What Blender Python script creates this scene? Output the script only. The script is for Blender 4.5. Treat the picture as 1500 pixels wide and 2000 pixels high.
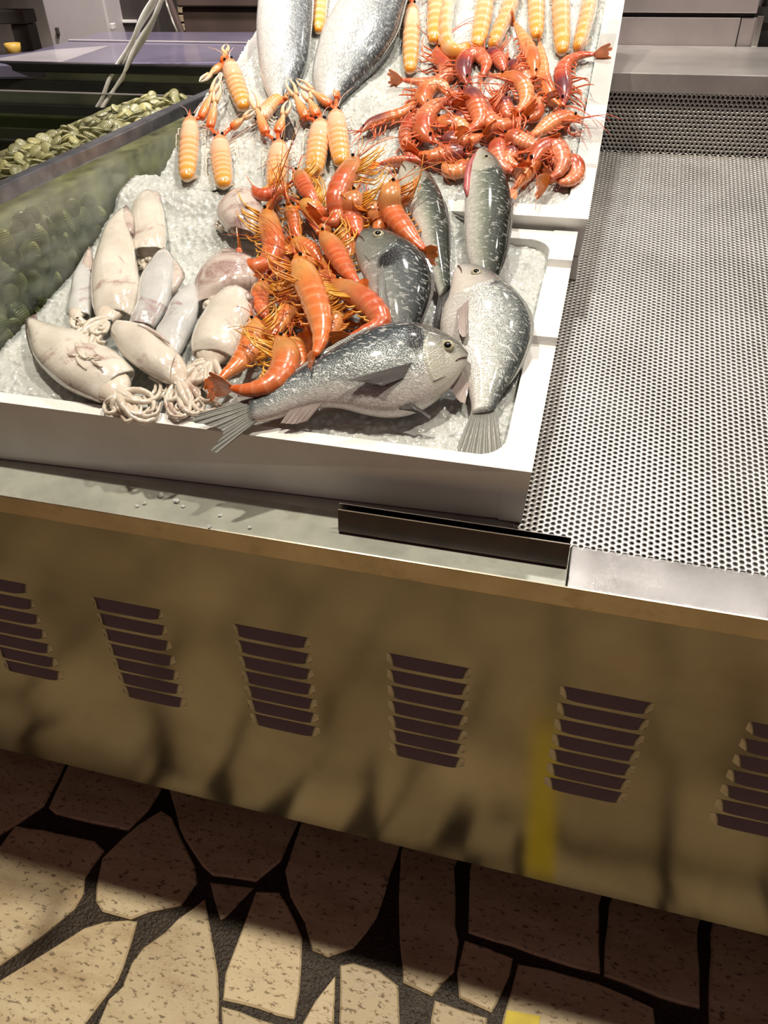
import bpy, math, random
import numpy as np
from math import sin, cos, tan, pi, radians, sqrt, atan2, floor as ffloor
from mathutils import Vector, Euler, Matrix

random.seed(7)
RNG = np.random.RandomState(11)
for o in list(bpy.data.objects):
    bpy.data.objects.remove(o, do_unlink=True)
scn = bpy.context.scene
COL = scn.collection

# ------------------------------------------------------------------ camera
FPX = 1541.16
CAM = np.array([0.0899, -0.6711, 1.46])
ROT = (0.91043, 0.021212, 0.264559)
cd = bpy.data.cameras.new('camera')
cd.sensor_fit = 'VERTICAL'
cd.sensor_height = 24.0
cd.lens = 24.0 * FPX / 2000.0
cd.clip_start = 0.02
cd.clip_end = 60
cam = bpy.data.objects.new('camera', cd)
cam.location = CAM
cam.rotation_euler = ROT
COL.objects.link(cam)
scn.camera = cam

# ------------------------------------------------------------------ world and lights
w = bpy.data.worlds.new('world')
scn.world = w
w.use_nodes = True
w.node_tree.nodes['Background'].inputs[0].default_value = (1.0, 0.57, 0.58, 1)
w.node_tree.nodes['Background'].inputs[1].default_value = 0.085
scn.view_settings.view_transform = 'Standard'
scn.view_settings.look = 'None'
scn.view_settings.gamma = 1
scn.view_settings.use_curve_mapping = False
scn.view_settings.exposure = 0.0

def spot(name, loc, target, power, radius, angle, colour, blend=0.5):
    l = bpy.data.lights.new(name, 'SPOT')
    l.energy = power
    l.shadow_soft_size = radius
    l.spot_size = radians(angle)
    l.spot_blend = blend
    l.color = colour
    o = bpy.data.objects.new(name, l)
    o.location = loc
    d = Vector(target) - Vector(loc)
    o.rotation_euler = d.to_track_quat('-Z', 'Y').to_euler()
    COL.objects.link(o)
    return o

WARM = (1.0, 0.91, 0.755)
spot('counter_lamp', (-0.75, 0.33, 3.45), (-0.35, 0.1, 0.8), 195, 0.05, 120, WARM)
spot('counter_lamp', (0.70, 0.32, 3.45), (0.45, 0.1, 0.8), 150, 0.05, 120, WARM)
spot('rear_lamp', (-0.15, 1.25, 2.65), (-0.15, 0.75, 1.1), 52, 0.06, 110, (1.0, 0.95, 0.88))
spot('rear_lamp', (0.75, 1.15, 2.65), (0.5, 0.8, 1.1), 24, 0.06, 110, (1.0, 0.95, 0.88))
spot('aisle_bounce_fill', (-0.2, -1.35, 3.1), (-0.2, -1.35, 0), 55, 0.08, 44, WARM)  # added fill: its bounce off the floor brightens box front and panel
spot('stall_spot', (0.5, 2.7, 3.0), (0.35, 0.3, 0.9), 11, 0.12, 60, (1.0, 0.95, 0.88))
spot('stall_spot', (-1.0, 1.55, 2.9), (-1.1, 2.2, 1.1), 240, 0.1, 95, (1.0, 0.92, 0.90))  # added fill light for the objects behind the tank

# ------------------------------------------------------------------ picture ray helpers (pixel -> point on a real surface)
_M = np.array(Euler(ROT, 'XYZ').to_matrix())
def ray(px, py):
    return _M @ np.array([(px - 750) / FPX, -(py - 1000) / FPX, -1.0])
def onplane(px, py, P0, n):
    d = ray(px, py); n = np.array(n, float)
    return CAM + d * (((np.array(P0) - CAM) @ n) / (d @ n))
def onz(px, py, z): return onplane(px, py, (0, 0, z), (0, 0, 1))
def ony(px, py, y): return onplane(px, py, (0, y, 0), (0, 1, 0))
def onx(px, py, x): return onplane(px, py, (x, 0, 0), (1, 0, 0))
def nrm(v):
    v = np.array(v, float); return v / (np.linalg.norm(v) + 1e-12)

class Frame:
    """a tilted surface frame: x along the counter, v up the slope, h off it"""
    def __init__(self, P0, deg):
        a = radians(deg)
        self.P0 = np.array(P0, float)
        self.u = np.array([0, cos(a), sin(a)]); self.n = np.array([0, -sin(a), cos(a)])
        self.x = np.array([1.0, 0, 0]); self.hf = lambda x, v: 0.0
    def w(self, x, v, h): return self.P0 + self.x * x + self.u * v + self.n * h
    def loc(self, P):
        d = np.array(P) - self.P0
        return d[0], d @ self.u, d @ self.n
    def hit(self, px, py, lift=0.0):
        h = 0.09
        for _ in range(8):
            P = onplane(px, py, self.P0 + self.n * h, self.n)
            x, v, _h = self.loc(P)
            h = self.hf(x, v) + lift
        return P
T = Frame((0, .07, .85), 11)                 # the sloping tray, and box 1 on it
B2P = T.w(0, .542, .12)
T2 = Frame(B2P, 22)                          # rim plane of the rear box (h = 0 at its rim)

# ------------------------------------------------------------------ mesh helpers
class MB:
    def __init__(self):
        self.V = []; self.F = []; self.UV = []
    def add(self, V, F, UV=None):
        o = len(self.V)
        self.V += [tuple(map(float, p)) for p in V]
        self.F += [tuple(i + o for i in f) for f in F]
        self.UV += list(UV) if UV is not None else [(0.5, 0.5)] * len(V)
        return self
    def box(self, x0, x1, y0, y1, z0, z1, fr=None):
        P = [(x, y, z) for z in (z0, z1) for y in (y0, y1) for x in (x0, x1)]
        if fr: P = [fr(*p) for p in P]
        return self.add(P, [(0, 2, 3, 1), (4, 5, 7, 6), (0, 1, 5, 4), (2, 6, 7, 3), (0, 4, 6, 2), (1, 3, 7, 5)])
    def prism(self, poly, d0, d1):
        """poly: list of 3-D points, extruded by vector d1-d0 offsets"""
        n = len(poly); A = [np.array(p) + np.array(d0) for p in poly]; B = [np.array(p) + np.array(d1) for p in poly]
        F = [tuple(range(n))[::-1], tuple(range(n, 2 * n))] + [(i, (i + 1) % n, n + (i + 1) % n, n + i) for i in range(n)]
        return self.add(A + B, F)
    def rings(self, R, UV=None, cap=True):
        k = len(R[0]); n = len(R); V = [p for r in R for p in r]
        F = [(i * k + j, i * k + (j + 1) % k, (i + 1) * k + (j + 1) % k, (i + 1) * k + j) for i in range(n - 1) for j in range(k)]
        if cap: F += [tuple(range(k))[::-1], tuple(range((n - 1) * k, n * k))]
        return self.add(V, F, UV)
    def tube(self, P, r, seg=6):
        P = [np.array(p, float) for p in P]; n = len(P)
        if not hasattr(r, '__len__'): r = [r] * n
        up = np.array([.13, .22, 1.0]); R = []; UV = []
        for i in range(n):
            t = nrm(P[min(i + 1, n - 1)] - P[max(i - 1, 0)])
            a = nrm(np.cross(t, up)); b = np.cross(t, a)
            R.append([P[i] + r[i] * (cos(2 * pi * j / seg) * a + sin(2 * pi * j / seg) * b) for j in range(seg)])
            UV += [(i / max(1, n - 1), .5)] * seg
        return self.rings(R, UV)
    def obj(self, name, mat, parent=None, smooth=False, bevel=0):
        me = bpy.data.meshes.new(name)
        me.from_pydata(self.V, [], self.F)
        uvl = me.uv_layers.new(name='UVMap')
        li = np.zeros(len(me.loops), int); me.loops.foreach_get('vertex_index', li)
        uvl.data.foreach_set('uv', np.array(self.UV, float)[li].ravel())
        if smooth: me.polygons.foreach_set('use_smooth', [True] * len(me.polygons))
        me.materials.append(mat)
        me.update()
        o = bpy.data.objects.new(name, me); COL.objects.link(o)
        if parent is not None: o.parent = parent
        if bevel:
            b = o.modifiers.new('bevel', 'BEVEL'); b.width = bevel; b.segments = 2; b.limit_method = 'ANGLE'
        return o

def fast_mesh(name, V, quads, mat, parent=None, smooth=False):
    me = bpy.data.meshes.new(name)
    V = np.asarray(V, np.float32); quads = np.asarray(quads, np.int32); k = quads.shape[1]
    me.vertices.add(len(V)); me.vertices.foreach_set('co', V.ravel())
    me.loops.add(quads.size); me.loops.foreach_set('vertex_index', quads.ravel())
    me.polygons.add(len(quads))
    me.polygons.foreach_set('loop_start', np.arange(0, quads.size, k, dtype=np.int32))
    try: me.polygons.foreach_set('loop_total', np.full(len(quads), k, np.int32))
    except Exception: pass
    me.update(calc_edges=True); me.validate()
    if smooth: me.polygons.foreach_set('use_smooth', [True] * len(me.polygons))
    me.materials.append(mat)
    o = bpy.data.objects.new(name, me); COL.objects.link(o)
    if parent is not None: o.parent = parent
    return o

def tag(o, label=None, cat=None, group=None, kind=None):
    if label: o['label'] = label
    if cat: o['category'] = cat
    if group: o['group'] = group
    if kind: o['kind'] = kind
    return o
def thing(name, label, cat, loc, group=None):
    o = bpy.data.objects.new(name, None); COL.objects.link(o)
    o.empty_display_size = .02
    o.location = tuple(map(float, loc))
    return tag(o, label, cat, group)
def settle(root):
    """parts were built in world coordinates: keep them there under a root placed at the thing's base"""
    bpy_inv = Matrix.Translation(-Vector(root.location))
    for c in root.children:
        c.matrix_parent_inverse = bpy_inv

def spline(P, n):
    P = [np.array(p, float) for p in P]
    if len(P) == 2: return [P[0] + (P[1] - P[0]) * i / (n - 1) for i in range(n)]
    Q = [2 * P[0] - P[1]] + P + [2 * P[-1] - P[-2]]
    L = [0]
    for i in range(1, len(P)): L.append(L[-1] + np.linalg.norm(P[i] - P[i - 1]))
    out = []
    for k in range(n):
        s = L[-1] * k / (n - 1)
        i = 0
        while i < len(P) - 2 and s > L[i + 1]: i += 1
        t = (s - L[i]) / max(1e-9, L[i + 1] - L[i])
        a, b, c, d = Q[i], Q[i + 1], Q[i + 2], Q[i + 3]
        out.append(.5 * (2 * b + (c - a) * t + (2 * a - 5 * b + 4 * c - d) * t * t + (3 * b - a - 3 * c + d) * t ** 3))
    return out
def lerpt(tab, t):
    for i in range(len(tab) - 1):
        if t <= tab[i + 1][0]:
            a, b = tab[i], tab[i + 1]
            return a[1] + (b[1] - a[1]) * (t - a[0]) / max(1e-9, b[0] - a[0])
    return tab[-1][1]
def vnoise(x, y, seed=0):
    rs = np.random.RandomState(seed); G = rs.rand(64, 64)
    xi = np.floor(x).astype(int); yi = np.floor(y).astype(int); fx = x - xi; fy = y - yi
    fx = fx * fx * (3 - 2 * fx); fy = fy * fy * (3 - 2 * fy)
    g = lambda a, b: G[a % 64, b % 64]
    return (g(xi, yi) * (1 - fx) + g(xi + 1, yi) * fx) * (1 - fy) + (g(xi, yi + 1) * (1 - fx) + g(xi + 1, yi + 1) * fx) * fy
def cellnoise(x, y, seed=0):
    rs = np.random.RandomState(seed); JX = rs.rand(64, 64); JY = rs.rand(64, 64); H = rs.rand(64, 64)
    xi = np.floor(x).astype(int); yi = np.floor(y).astype(int); best = np.full(x.shape, 9.0); hh = np.zeros(x.shape)
    for a in (-1, 0, 1):
        for b in (-1, 0, 1):
            i = xi + a; j = yi + b
            d = (i + JX[i % 64, j % 64] - x) ** 2 + (j + JY[i % 64, j % 64] - y) ** 2
            m = d < best; best = np.where(m, d, best); hh = np.where(m, H[i % 64, j % 64], hh)
    return np.sqrt(best), hh

# ------------------------------------------------------------------ materials
def newmat(name):
    m = bpy.data.materials.new(name); m.use_nodes = True
    nt = m.node_tree; b = nt.nodes['Principled BSDF']
    return m, nt, b
def N(nt, t, **kw):
    n = nt.nodes.new(t)
    for k, v in kw.items(): setattr(n, k, v)
    return n
def ramp(nt, stops, interp='LINEAR'):
    r = N(nt, 'ShaderNodeValToRGB'); cr = r.color_ramp; cr.interpolation = interp
    while len(cr.elements) < len(stops): cr.elements.new(0.5)
    for e, (p, c) in zip(cr.elements, stops):
        e.position = p; e.color = (*c, 1) if len(c) == 3 else c
    return r
def noise(nt, scale, detail=4, vec=None, rough=.5, dist=0):
    n = N(nt, 'ShaderNodeTexNoise'); n.inputs['Scale'].default_value = scale; n.inputs['Detail'].default_value = detail
    n.inputs['Roughness'].default_value = rough; n.inputs['Distortion'].default_value = dist
    if vec is not None: nt.links.new(vec, n.inputs['Vector'])
    return n
def coords(nt, kind='Object'):
    return N(nt, 'ShaderNodeTexCoord').outputs[kind]
def mapping(nt, vec, scale):
    m = N(nt, 'ShaderNodeMapping'); m.inputs['Scale'].default_value = scale
    nt.links.new(vec, m.inputs['Vector']); return m.outputs[0]
def bump(nt, b, height, strength=.3, dist=.002):
    n = N(nt, 'ShaderNodeBump'); n.inputs['Strength'].default_value = strength; n.inputs['Distance'].default_value = dist
    nt.links.new(height, n.inputs['Height']); nt.links.new(n.outputs[0], b.inputs['Normal']); return n
def mixc(nt, fac, a, b, mode='MIX'):
    n = N(nt, 'ShaderNodeMix', data_type='RGBA', blend_type=mode)
    for s, v in ((n.inputs[0], fac), (n.inputs[6], a), (n.inputs[7], b)):
        if isinstance(v, (int, float)): s.default_value = v
        elif isinstance(v, tuple): s.default_value = (*v, 1) if len(v) == 3 else v
        else: nt.links.new(v, s)
    return n.outputs[2]
def math_(nt, op, a, b=None, c=None, clamp=False):
    n = N(nt, 'ShaderNodeMath', operation=op); n.use_clamp = clamp
    for i, v in enumerate((a, b, c)):
        if v is None: continue
        if isinstance(v, (int, float)): n.inputs[i].default_value = v
        else: nt.links.new(v, n.inputs[i])
    return n.outputs[0]
def uvsplit(nt):
    u = N(nt, 'ShaderNodeUVMap'); s = N(nt, 'ShaderNodeSeparateXYZ'); nt.links.new(u.outputs[0], s.inputs[0])
    return u.outputs[0], s.outputs[0], s.outputs[1]
def simple(name, col, rough=.5, metal=0.0, var=.15, scale=30, bmp=0, bscale=200, spec=.5, coat=0, stretch=None):
    m, nt, b = newmat(name)
    vec = coords(nt)
    if stretch: vec = mapping(nt, vec, stretch)
    n = noise(nt, scale, 5, vec)
    a = tuple(max(0, c * (1 - var)) for c in col); d = tuple(min(1, c * (1 + var)) for c in col)
    r = ramp(nt, [(.3, a), (.7, d)]); nt.links.new(n.outputs[0], r.inputs[0]); nt.links.new(r.outputs[0], b.inputs['Base Color'])
    b.inputs['Roughness'].default_value = rough; b.inputs['Metallic'].default_value = metal
    b.inputs['Specular IOR Level'].default_value = spec; b.inputs['Coat Weight'].default_value = coat
    b.inputs['Coat Roughness'].default_value = .08
    if bmp:
        n2 = noise(nt, bscale, 3, vec); bump(nt, b, n2.outputs[0], bmp, .001)
    return m

def steel(name, col, rough, stretch=(1, 1, 1), stains=None, rvar=.12, nscale=6, scratch=.06):
    m, nt, b = newmat(name)
    o = coords(nt)
    n1 = noise(nt, nscale, 6, o, .6)
    n2 = noise(nt, 180, 3, mapping(nt, o, stretch))
    r = ramp(nt, [(.25, tuple(c * .72 for c in col)), (.6, col), (.85, tuple(min(1, c * 1.12) for c in col))])
    nt.links.new(n1.outputs[0], r.inputs[0])
    colr = r.outputs[0]
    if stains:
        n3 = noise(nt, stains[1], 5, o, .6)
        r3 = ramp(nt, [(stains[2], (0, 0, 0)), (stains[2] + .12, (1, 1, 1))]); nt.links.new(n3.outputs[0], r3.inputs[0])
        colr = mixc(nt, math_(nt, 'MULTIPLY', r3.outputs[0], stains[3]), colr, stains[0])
    nt.links.new(colr, b.inputs['Base Color'])
    b.inputs['Metallic'].default_value = 1
    rr = math_(nt, 'MULTIPLY_ADD', n1.outputs[0], rvar, rough - rvar * .5)
    nt.links.new(rr, b.inputs['Roughness'])
    bump(nt, b, n2.outputs[0], scratch, .001)
    return m

M = {}
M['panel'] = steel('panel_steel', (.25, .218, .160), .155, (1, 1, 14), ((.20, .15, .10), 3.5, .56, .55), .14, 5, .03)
M['louvre'] = steel('louvre_steel', (.34, .30, .25), .16, (1, 1, 8), None, .1, 9, .03)
M['lip'] = steel('lip_steel', (.46, .36, .24), .34, (1, 8, 8), ((.22, .16, .08), 14, .55, .5), .14, 12, .05)
M['ledge_wet'] = steel('wet_ledge_steel', (.52, .54, .47), .40, (8, 1, 1), ((.30, .29, .23), 16, .56, .55), .2, 16, .05)
M['ledge_wet'].node_tree.nodes['Principled BSDF'].inputs['Metallic'].default_value = .35
M['ledge_dry'] = steel('dry_ledge_steel', (.58, .56, .54), .25, (3, 9, 1), ((.36, .335, .31), 18, .58, .5), .14, 14, .16)
M['perf'] = steel('perforated_steel', (.54, .525, .505), .44, (1, 1, 1), None, .1, 8, .04)
M['rear_steel'] = steel('rear_steel', (.56, .53, .52), .36, (1, 8, 8), ((.40, .36, .35), 7, .55, .5), .16, 6, .05)
M['rear_dull'] = steel('rear_cabinet_steel', (.42, .375, .375), .45, (1, 1, 8), None, .1, 5, .05)
M['rear_dull'].node_tree.nodes['Principled BSDF'].inputs['Metallic'].default_value = .7
M['rear_steel'].node_tree.nodes['Principled BSDF'].inputs['Metallic'].default_value = .75
M['dark_gap'] = simple('dark_gap', (.012, .010, .010), .7)  # near-black puts the shade of gaps and openings into the colour
M['drip'] = simple('drip_pan', (.05, .045, .045), .5, .6)
M['holder'] = steel('price_holder_steel', (.115, .095, .09), .30, (8, 1, 1), None, .06, 20, .02)
M['holder_edge'] = simple('price_holder_edge', (.75, .7, .66), .25, .9)
M['rail'] = simple('rail_metal', (.22, .23, .26), .35, .8, .3, 40)
M['black_rim'] = simple('black_rim', (.008, .008, .009), .28)
M['tank_wall'] = simple('tank_back_wall', (.20, .225, .17), .35, 0, .5, 6)
M['tank_dark'] = simple('tank_dark', (.014, .014, .013), .3, 0, .3, 8)
M['hood'] = simple('tank_hood', (.12, .108, .165), .25, 0, .25, 4, coat=.6)
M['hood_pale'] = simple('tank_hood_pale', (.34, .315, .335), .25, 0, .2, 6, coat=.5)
M['cord'] = simple('white_cord', (.74, .73, .72), .5, 0, .1, 60)
M['pink_band'] = simple('pink_band', (.75, .22, .18), .5)

# foam
def foam():
    m, nt, b = newmat('white_foam'); o = coords(nt)
    v = N(nt, 'ShaderNodeTexVoronoi'); v.inputs['Scale'].default_value = 260; nt.links.new(o, v.inputs['Vector'])
    n = noise(nt, 14, 5, o)
    r = ramp(nt, [(.3, (.80, .785, .75)), (.65, (.88, .87, .845))]); nt.links.new(n.outputs[0], r.inputs[0])
    nt.links.new(r.outputs[0], b.inputs['Base Color']); b.inputs['Roughness'].default_value = .62
    bump(nt, b, v.outputs[0], .22, .0012); return m
M['foam'] = foam()
def ice():
    m, nt, b = newmat('crushed_ice'); o = coords(nt)
    v = N(nt, 'ShaderNodeTexVoronoi'); v.inputs['Scale'].default_value = 150; nt.links.new(o, v.inputs['Vector'])
    n = noise(nt, 22, 6, o, .65)
    r = ramp(nt, [(.3, (.42, .445, .425)), (.5, (.53, .55, .53)), (.72, (.66, .675, .65))]); nt.links.new(n.outputs[0], r.inputs[0])
    nt.links.new(r.outputs[0], b.inputs['Base Color'])
    b.inputs['Roughness'].default_value = .22; b.inputs['IOR'].default_value = 1.31
    b.inputs['Coat Weight'].default_value = .35; b.inputs['Coat Roughness'].default_value = .06
    bump(nt, b, v.outputs[0], .16, .002)
    b.inputs['Subsurface Weight'].default_value = .35; b.inputs['Subsurface Radius'].default_value = (.01, .01, .01); b.inputs['Subsurface Scale'].default_value = 1
    return m
M['ice'] = ice()
M['ice_chip'] = simple('ice_chip', (.70, .73, .71), .12, 0, .15, 80, spec=.6, coat=.4)

def glass(name, tint, gloss=.06, frost=0.0, frost_col=(.5, .52, .5)):
    m = bpy.data.materials.new(name); m.use_nodes = True; nt = m.node_tree
    nt.nodes.clear(); out = N(nt, 'ShaderNodeOutputMaterial')
    tr = N(nt, 'ShaderNodeBsdfTransparent'); tr.inputs[0].default_value = (*tint, 1)
    gl = N(nt, 'ShaderNodeBsdfGlossy'); gl.inputs['Roughness'].default_value = gloss
    lw = N(nt, 'ShaderNodeLayerWeight'); lw.inputs[0].default_value = .5
    fr = N(nt, 'ShaderNodeMath', operation='MULTIPLY_ADD'); nt.links.new(math_(nt, 'POWER', lw.outputs['Facing'], 4.0), fr.inputs[0]); fr.inputs[1].default_value = .45; fr.inputs[2].default_value = .04
    mx = N(nt, 'ShaderNodeMixShader'); nt.links.new(fr.outputs[0], mx.inputs[0]); nt.links.new(tr.outputs[0], mx.inputs[1]); nt.links.new(gl.outputs[0], mx.inputs[2])
    last = mx.outputs[0]
    if frost:
        df = N(nt, 'ShaderNodeBsdfDiffuse'); df.inputs[0].default_value = (*frost_col, 1)
        n = noise(nt, 9, 5, mapping(nt, coords(nt), (1, 1, 1.6)), .6)
        r = ramp(nt, [(.35, (0, 0, 0)), (.75, (frost,) * 3)]); nt.links.new(n.outputs[0], r.inputs[0])
        m2 = N(nt, 'ShaderNodeMixShader'); nt.links.new(r.outputs[0], m2.inputs[0]); nt.links.new(last, m2.inputs[1]); nt.links.new(df.outputs[0], m2.inputs[2]); last = m2.outputs[0]
    nt.links.new(last, out.inputs[0]); return m
M['pane'] = glass('wet_glass', (.90, .94, .88), .08, .40, (.62, .64, .58))
M['water'] = glass('tank_water', (.62, .66, .55), .03)

def stone():
    m, nt, b = newmat('travertine_stone'); o = coords(nt)
    oi = N(nt, 'ShaderNodeObjectInfo')
    n = noise(nt, 7, 6, mapping(nt, o, (1, 3, 1)), .6)
    r = ramp(nt, [(.28, (.52, .38, .215)), (.5, (.70, .555, .335)), (.75, (.82, .69, .45))]); nt.links.new(n.outputs[0], r.inputs[0])
    n2 = noise(nt, 85, 5, mapping(nt, o, (.75, 1.5, 1)), .68)
    r2 = ramp(nt, [(.565, (0, 0, 0)), (.64, (1, 1, 1))]); nt.links.new(n2.outputs[0], r2.inputs[0])
    c = mixc(nt, math_(nt, 'MULTIPLY', r2.outputs[0], .8), r.outputs[0], (.12, .075, .045))
    hv = math_(nt, 'MULTIPLY_ADD', oi.outputs['Random'], .35, .82)
    hs = N(nt, 'ShaderNodeHueSaturation'); nt.links.new(hv, hs.inputs['Value']); nt.links.new(c, hs.inputs['Color'])
    nt.links.new(hs.outputs[0], b.inputs['Base Color'])
    rr = ramp(nt, [(.35, (.25,) * 3), (.65, (.6,) * 3)]); nt.links.new(n.outputs[0], rr.inputs[0]); nt.links.new(rr.outputs[0], b.inputs['Roughness'])
    h = math_(nt, 'MULTIPLY_ADD', r2.outputs[0], -1.0, n2.outputs[0]); bump(nt, b, h, .35, .003); return m
M['stone'] = stone()
def mortar():
    m, nt, b = newmat('wet_mortar'); o = coords(nt)
    n = noise(nt, 60, 5, o, .7)
    r = ramp(nt, [(.3, (.022, .014, .008)), (.7, (.062, .041, .024))]); nt.links.new(n.outputs[0], r.inputs[0]); nt.links.new(r.outputs[0], b.inputs['Base Color'])
    b.inputs['Roughness'].default_value = .36; b.inputs['Specular IOR Level'].default_value = .35; bump(nt, b, noise(nt, 160, 4, o).outputs[0], .8, .004); return m
M['mortar'] = mortar()
M['yellow'] = simple('yellow_paint', (.80, .62, .03), .45, 0, .12, 30)

# ------------------------------------------------------------------ FLOOR : crazy paving
fl = MB().box(-4, 4, -3.0, 5.5, -.06, -.006).obj('floor', M['mortar']); tag(fl, kind='structure')
STONES = [
 [(-160,1380),(140,1455),(118,1510),(85,1572),(35,1607),(-20,1640),(-160,1680)],
 [(95,1577),(130,1500),(152,1455),(335,1490),(310,1548),(290,1580),(262,1608),(250,1620),(180,1606),(108,1588)],
 [(30,1612),(110,1626),(185,1642),(203,1660),(180,1690),(165,1715),(163,1745),(145,1775),(90,1820),(45,1853),(0,1885),(-120,1940),(-140,1700),(0,1652)],
 [(188,1730),(200,1675),(235,1640),(270,1610),(315,1582),(335,1595),(355,1640),(380,1690),(385,1722),(352,1768),(290,1781),(255,1795),(200,1780),(187,1760)],
 [(165,1812),(205,1800),(250,1797),(268,1800),(258,1835),(240,1890),(228,1918),(195,1960),(165,2000),(140,2080),(-140,2080),(-100,1960),(0,1915),(40,1890),(105,1850)],
 [(350,1792),(375,1775),(400,1755),(408,1800),(415,1840),(425,1900),(428,2080),(165,2080),(210,1955),(237,1930),(257,1880),(280,1850),(320,1822)],
 [(330,1540),(345,1500),(600,1560),(580,1608),(565,1640),(548,1680),(520,1703),(500,1720),(415,1708),(395,1690),(375,1660),(350,1615)],
 [(410,1722),(495,1733),(470,1758),(440,1790),(430,1795),(417,1752)],
 [(500,1740),(545,1742),(575,1795),(590,1830),(588,1890),(585,1935),(575,1990),(435,1952),(440,1900),(465,1835),(480,1795)],
 [(585,1615),(600,1570),(790,1615),(777,1665),(762,1705),(750,1750),(735,1792),(715,1820),(690,1850),(640,1868),(610,1855),(595,1800),(567,1750),(557,1700),(570,1660)],
 [(655,1905),(651,2080),(545,2080),(590,2000),(615,1955)],
 [(664,1885),(690,1880),(740,1895),(778,1925),(787,2080),(660,2080)],
 [(783,1664),(800,1615),(905,1645),(887,1694),(889,1806),(896,1838),(887,1897),(870,1913),(844,1945),(787,1918),(780,1800)],
 [(918,1698),(930,1650),(1185,1715),(1170,1765),(1173,1900),(1073,1873),(1000,1846),(915,1820)],
 [(908,1835),(1002,1870),(996,1902),(970,1960),(960,1976),(897,1947),(893,1897)],
 [(1012,1882),(1070,1892),(1170,1920),(1233,1947),(1276,1968),(1287,2080),(962,2080),(985,1980),(1000,1930)],
 [(1190,1768),(1205,1722),(1375,1765),(1362,1815),(1367,1968),(1292,1948),(1180,1905),(1182,1840)],
 [(1388,1822),(1400,1770),(1600,1822),(1620,2080),(1385,2080),(1385,1990)],
 [(849,1952),(952,1987),(946,2080),(838,2080),(842,1990)],
 [(1306,2000),(1368,2012),(1368,2080),(1306,2080)],
 [(432,1965),(540,2000),(520,2080),(436,2080)],
]
def jitter_poly(P, amp):
    out = []
    for i in range(len(P)):
        a = P[i]; b = P[(i + 1) % len(P)]
        L = np.linalg.norm(b - a); k = max(1, int(L / .03)); nrm_ = np.array([-(b - a)[1], (b - a)[0], 0]) / (L + 1e-9)
        for j in range(k):
            t = j / k
            out.append(a + (b - a) * t + (nrm_ * random.uniform(-amp, amp) if j else 0))
    return out
def stone_obj(P, z):
    c = np.mean(P, axis=0)
    P = jitter_poly(P, .0018)
    top = [c + (p - c) * (1 - .0035 / (np.linalg.norm(p - c) + 1e-6)) for p in P]
    n = len(P); mb = MB()
    V = [(p[0], p[1], -.02) for p in P] + [(p[0], p[1], z - .003) for p in P] + [(p[0], p[1], z) for p in top]
    F = [(i, (i + 1) % n, n + (i + 1) % n, n + i) for i in range(n)] + [(n + i, n + (i + 1) % n, 2 * n + (i + 1) % n, 2 * n + i) for i in range(n)] + [tuple(range(2 * n, 3 * n))]
    mb.add(V, F); return mb.obj('paving_stone', M['stone'], fl)
def area(P):
    return .5 * sum(P[i][0] * P[(i + 1) % len(P)][1] - P[(i + 1) % len(P)][0] * P[i][1] for i in range(len(P)))
TR = []
for s in STONES:
    P = [onz(x, y, 0) for x, y in s]
    if area(P) < 0: P = P[::-1]
    TR.append(P); stone_obj(P, random.uniform(-.001, .002))
# stones nearer than the picture's lower edge (they show mirrored in the steel panel)
def inpoly(p, Q):
    c = False
    for i in range(len(Q)):
        a = Q[i]; b = Q[i - 1]
        if (a[1] > p[1]) != (b[1] > p[1]) and p[0] < (b[0] - a[0]) * (p[1] - a[1]) / (b[1] - a[1]) + a[0]: c = not c
    return c
FP = [onz(-130, 1400, 0), onz(-130, 2075, 0), onz(1610, 2075, 0), onz(1610, 1800, 0)]
seeds = []
rs = random.Random(5)
for i in range(15):
    for j in range(9):
        seeds.append((-1.75 + i * .22 + rs.uniform(-.085, .085), -1.55 + j * .2 + rs.uniform(-.08, .08)))
for k, s in enumerate(seeds):
    poly = [np.array([s[0] + a, s[1] + b]) for a, b in ((-.4, -.4), (.4, -.4), (.4, .4), (-.4, .4))]
    for m_, q in enumerate(seeds):
        if m_ == k or abs(q[0] - s[0]) > .7 or abs(q[1] - s[1]) > .7: continue
        d = np.array(q) - np.array(s); L = np.linalg.norm(d); d = d / L; lim = L / 2 - .011
        out = []
        for i in range(len(poly)):
            a = poly[i]; b = poly[(i + 1) % len(poly)]
            fa = (a - s) @ d - lim; fb = (b - s) @ d - lim
            if fa <= 0: out.append(a)
            if fa * fb < 0: out.append(a + (b - a) * fa / (fa - fb))
        poly = out
        if len(poly) < 3: break
    if len(poly) < 3 or s[1] > .12: continue
    P3 = [np.array([p[0], p[1], 0]) for p in poly]
    c = np.mean(P3, axis=0)
    if inpoly(c, FP) or any(inpoly(p, FP) for p in P3) or any(inpoly(q, P3) for q in FP):
        best = None
        for e in range(4):
            a_, b_ = FP[e], FP[(e + 1) % 4]; en = np.array([(b_ - a_)[1], -(b_ - a_)[0], 0]); en = en / np.linalg.norm(en)
            if (np.mean(FP, axis=0) - a_) @ en > 0: en = -en
            out = []
            for i in range(len(P3)):
                p, q = P3[i], P3[(i + 1) % len(P3)]; fa = (p - a_) @ en - .006; fb = (q - a_) @ en - .006
                if fa >= 0: out.append(p)
                if fa * fb < 0: out.append(p + (q - p) * fa / (fa - fb))
            if len(out) >= 3 and (best is None or abs(area(out)) > abs(area(best))): best = out
        if best is None or abs(area(best)) < .0012: continue
        P3 = best
    stone_obj(P3, random.uniform(-.001, .002))
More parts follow.
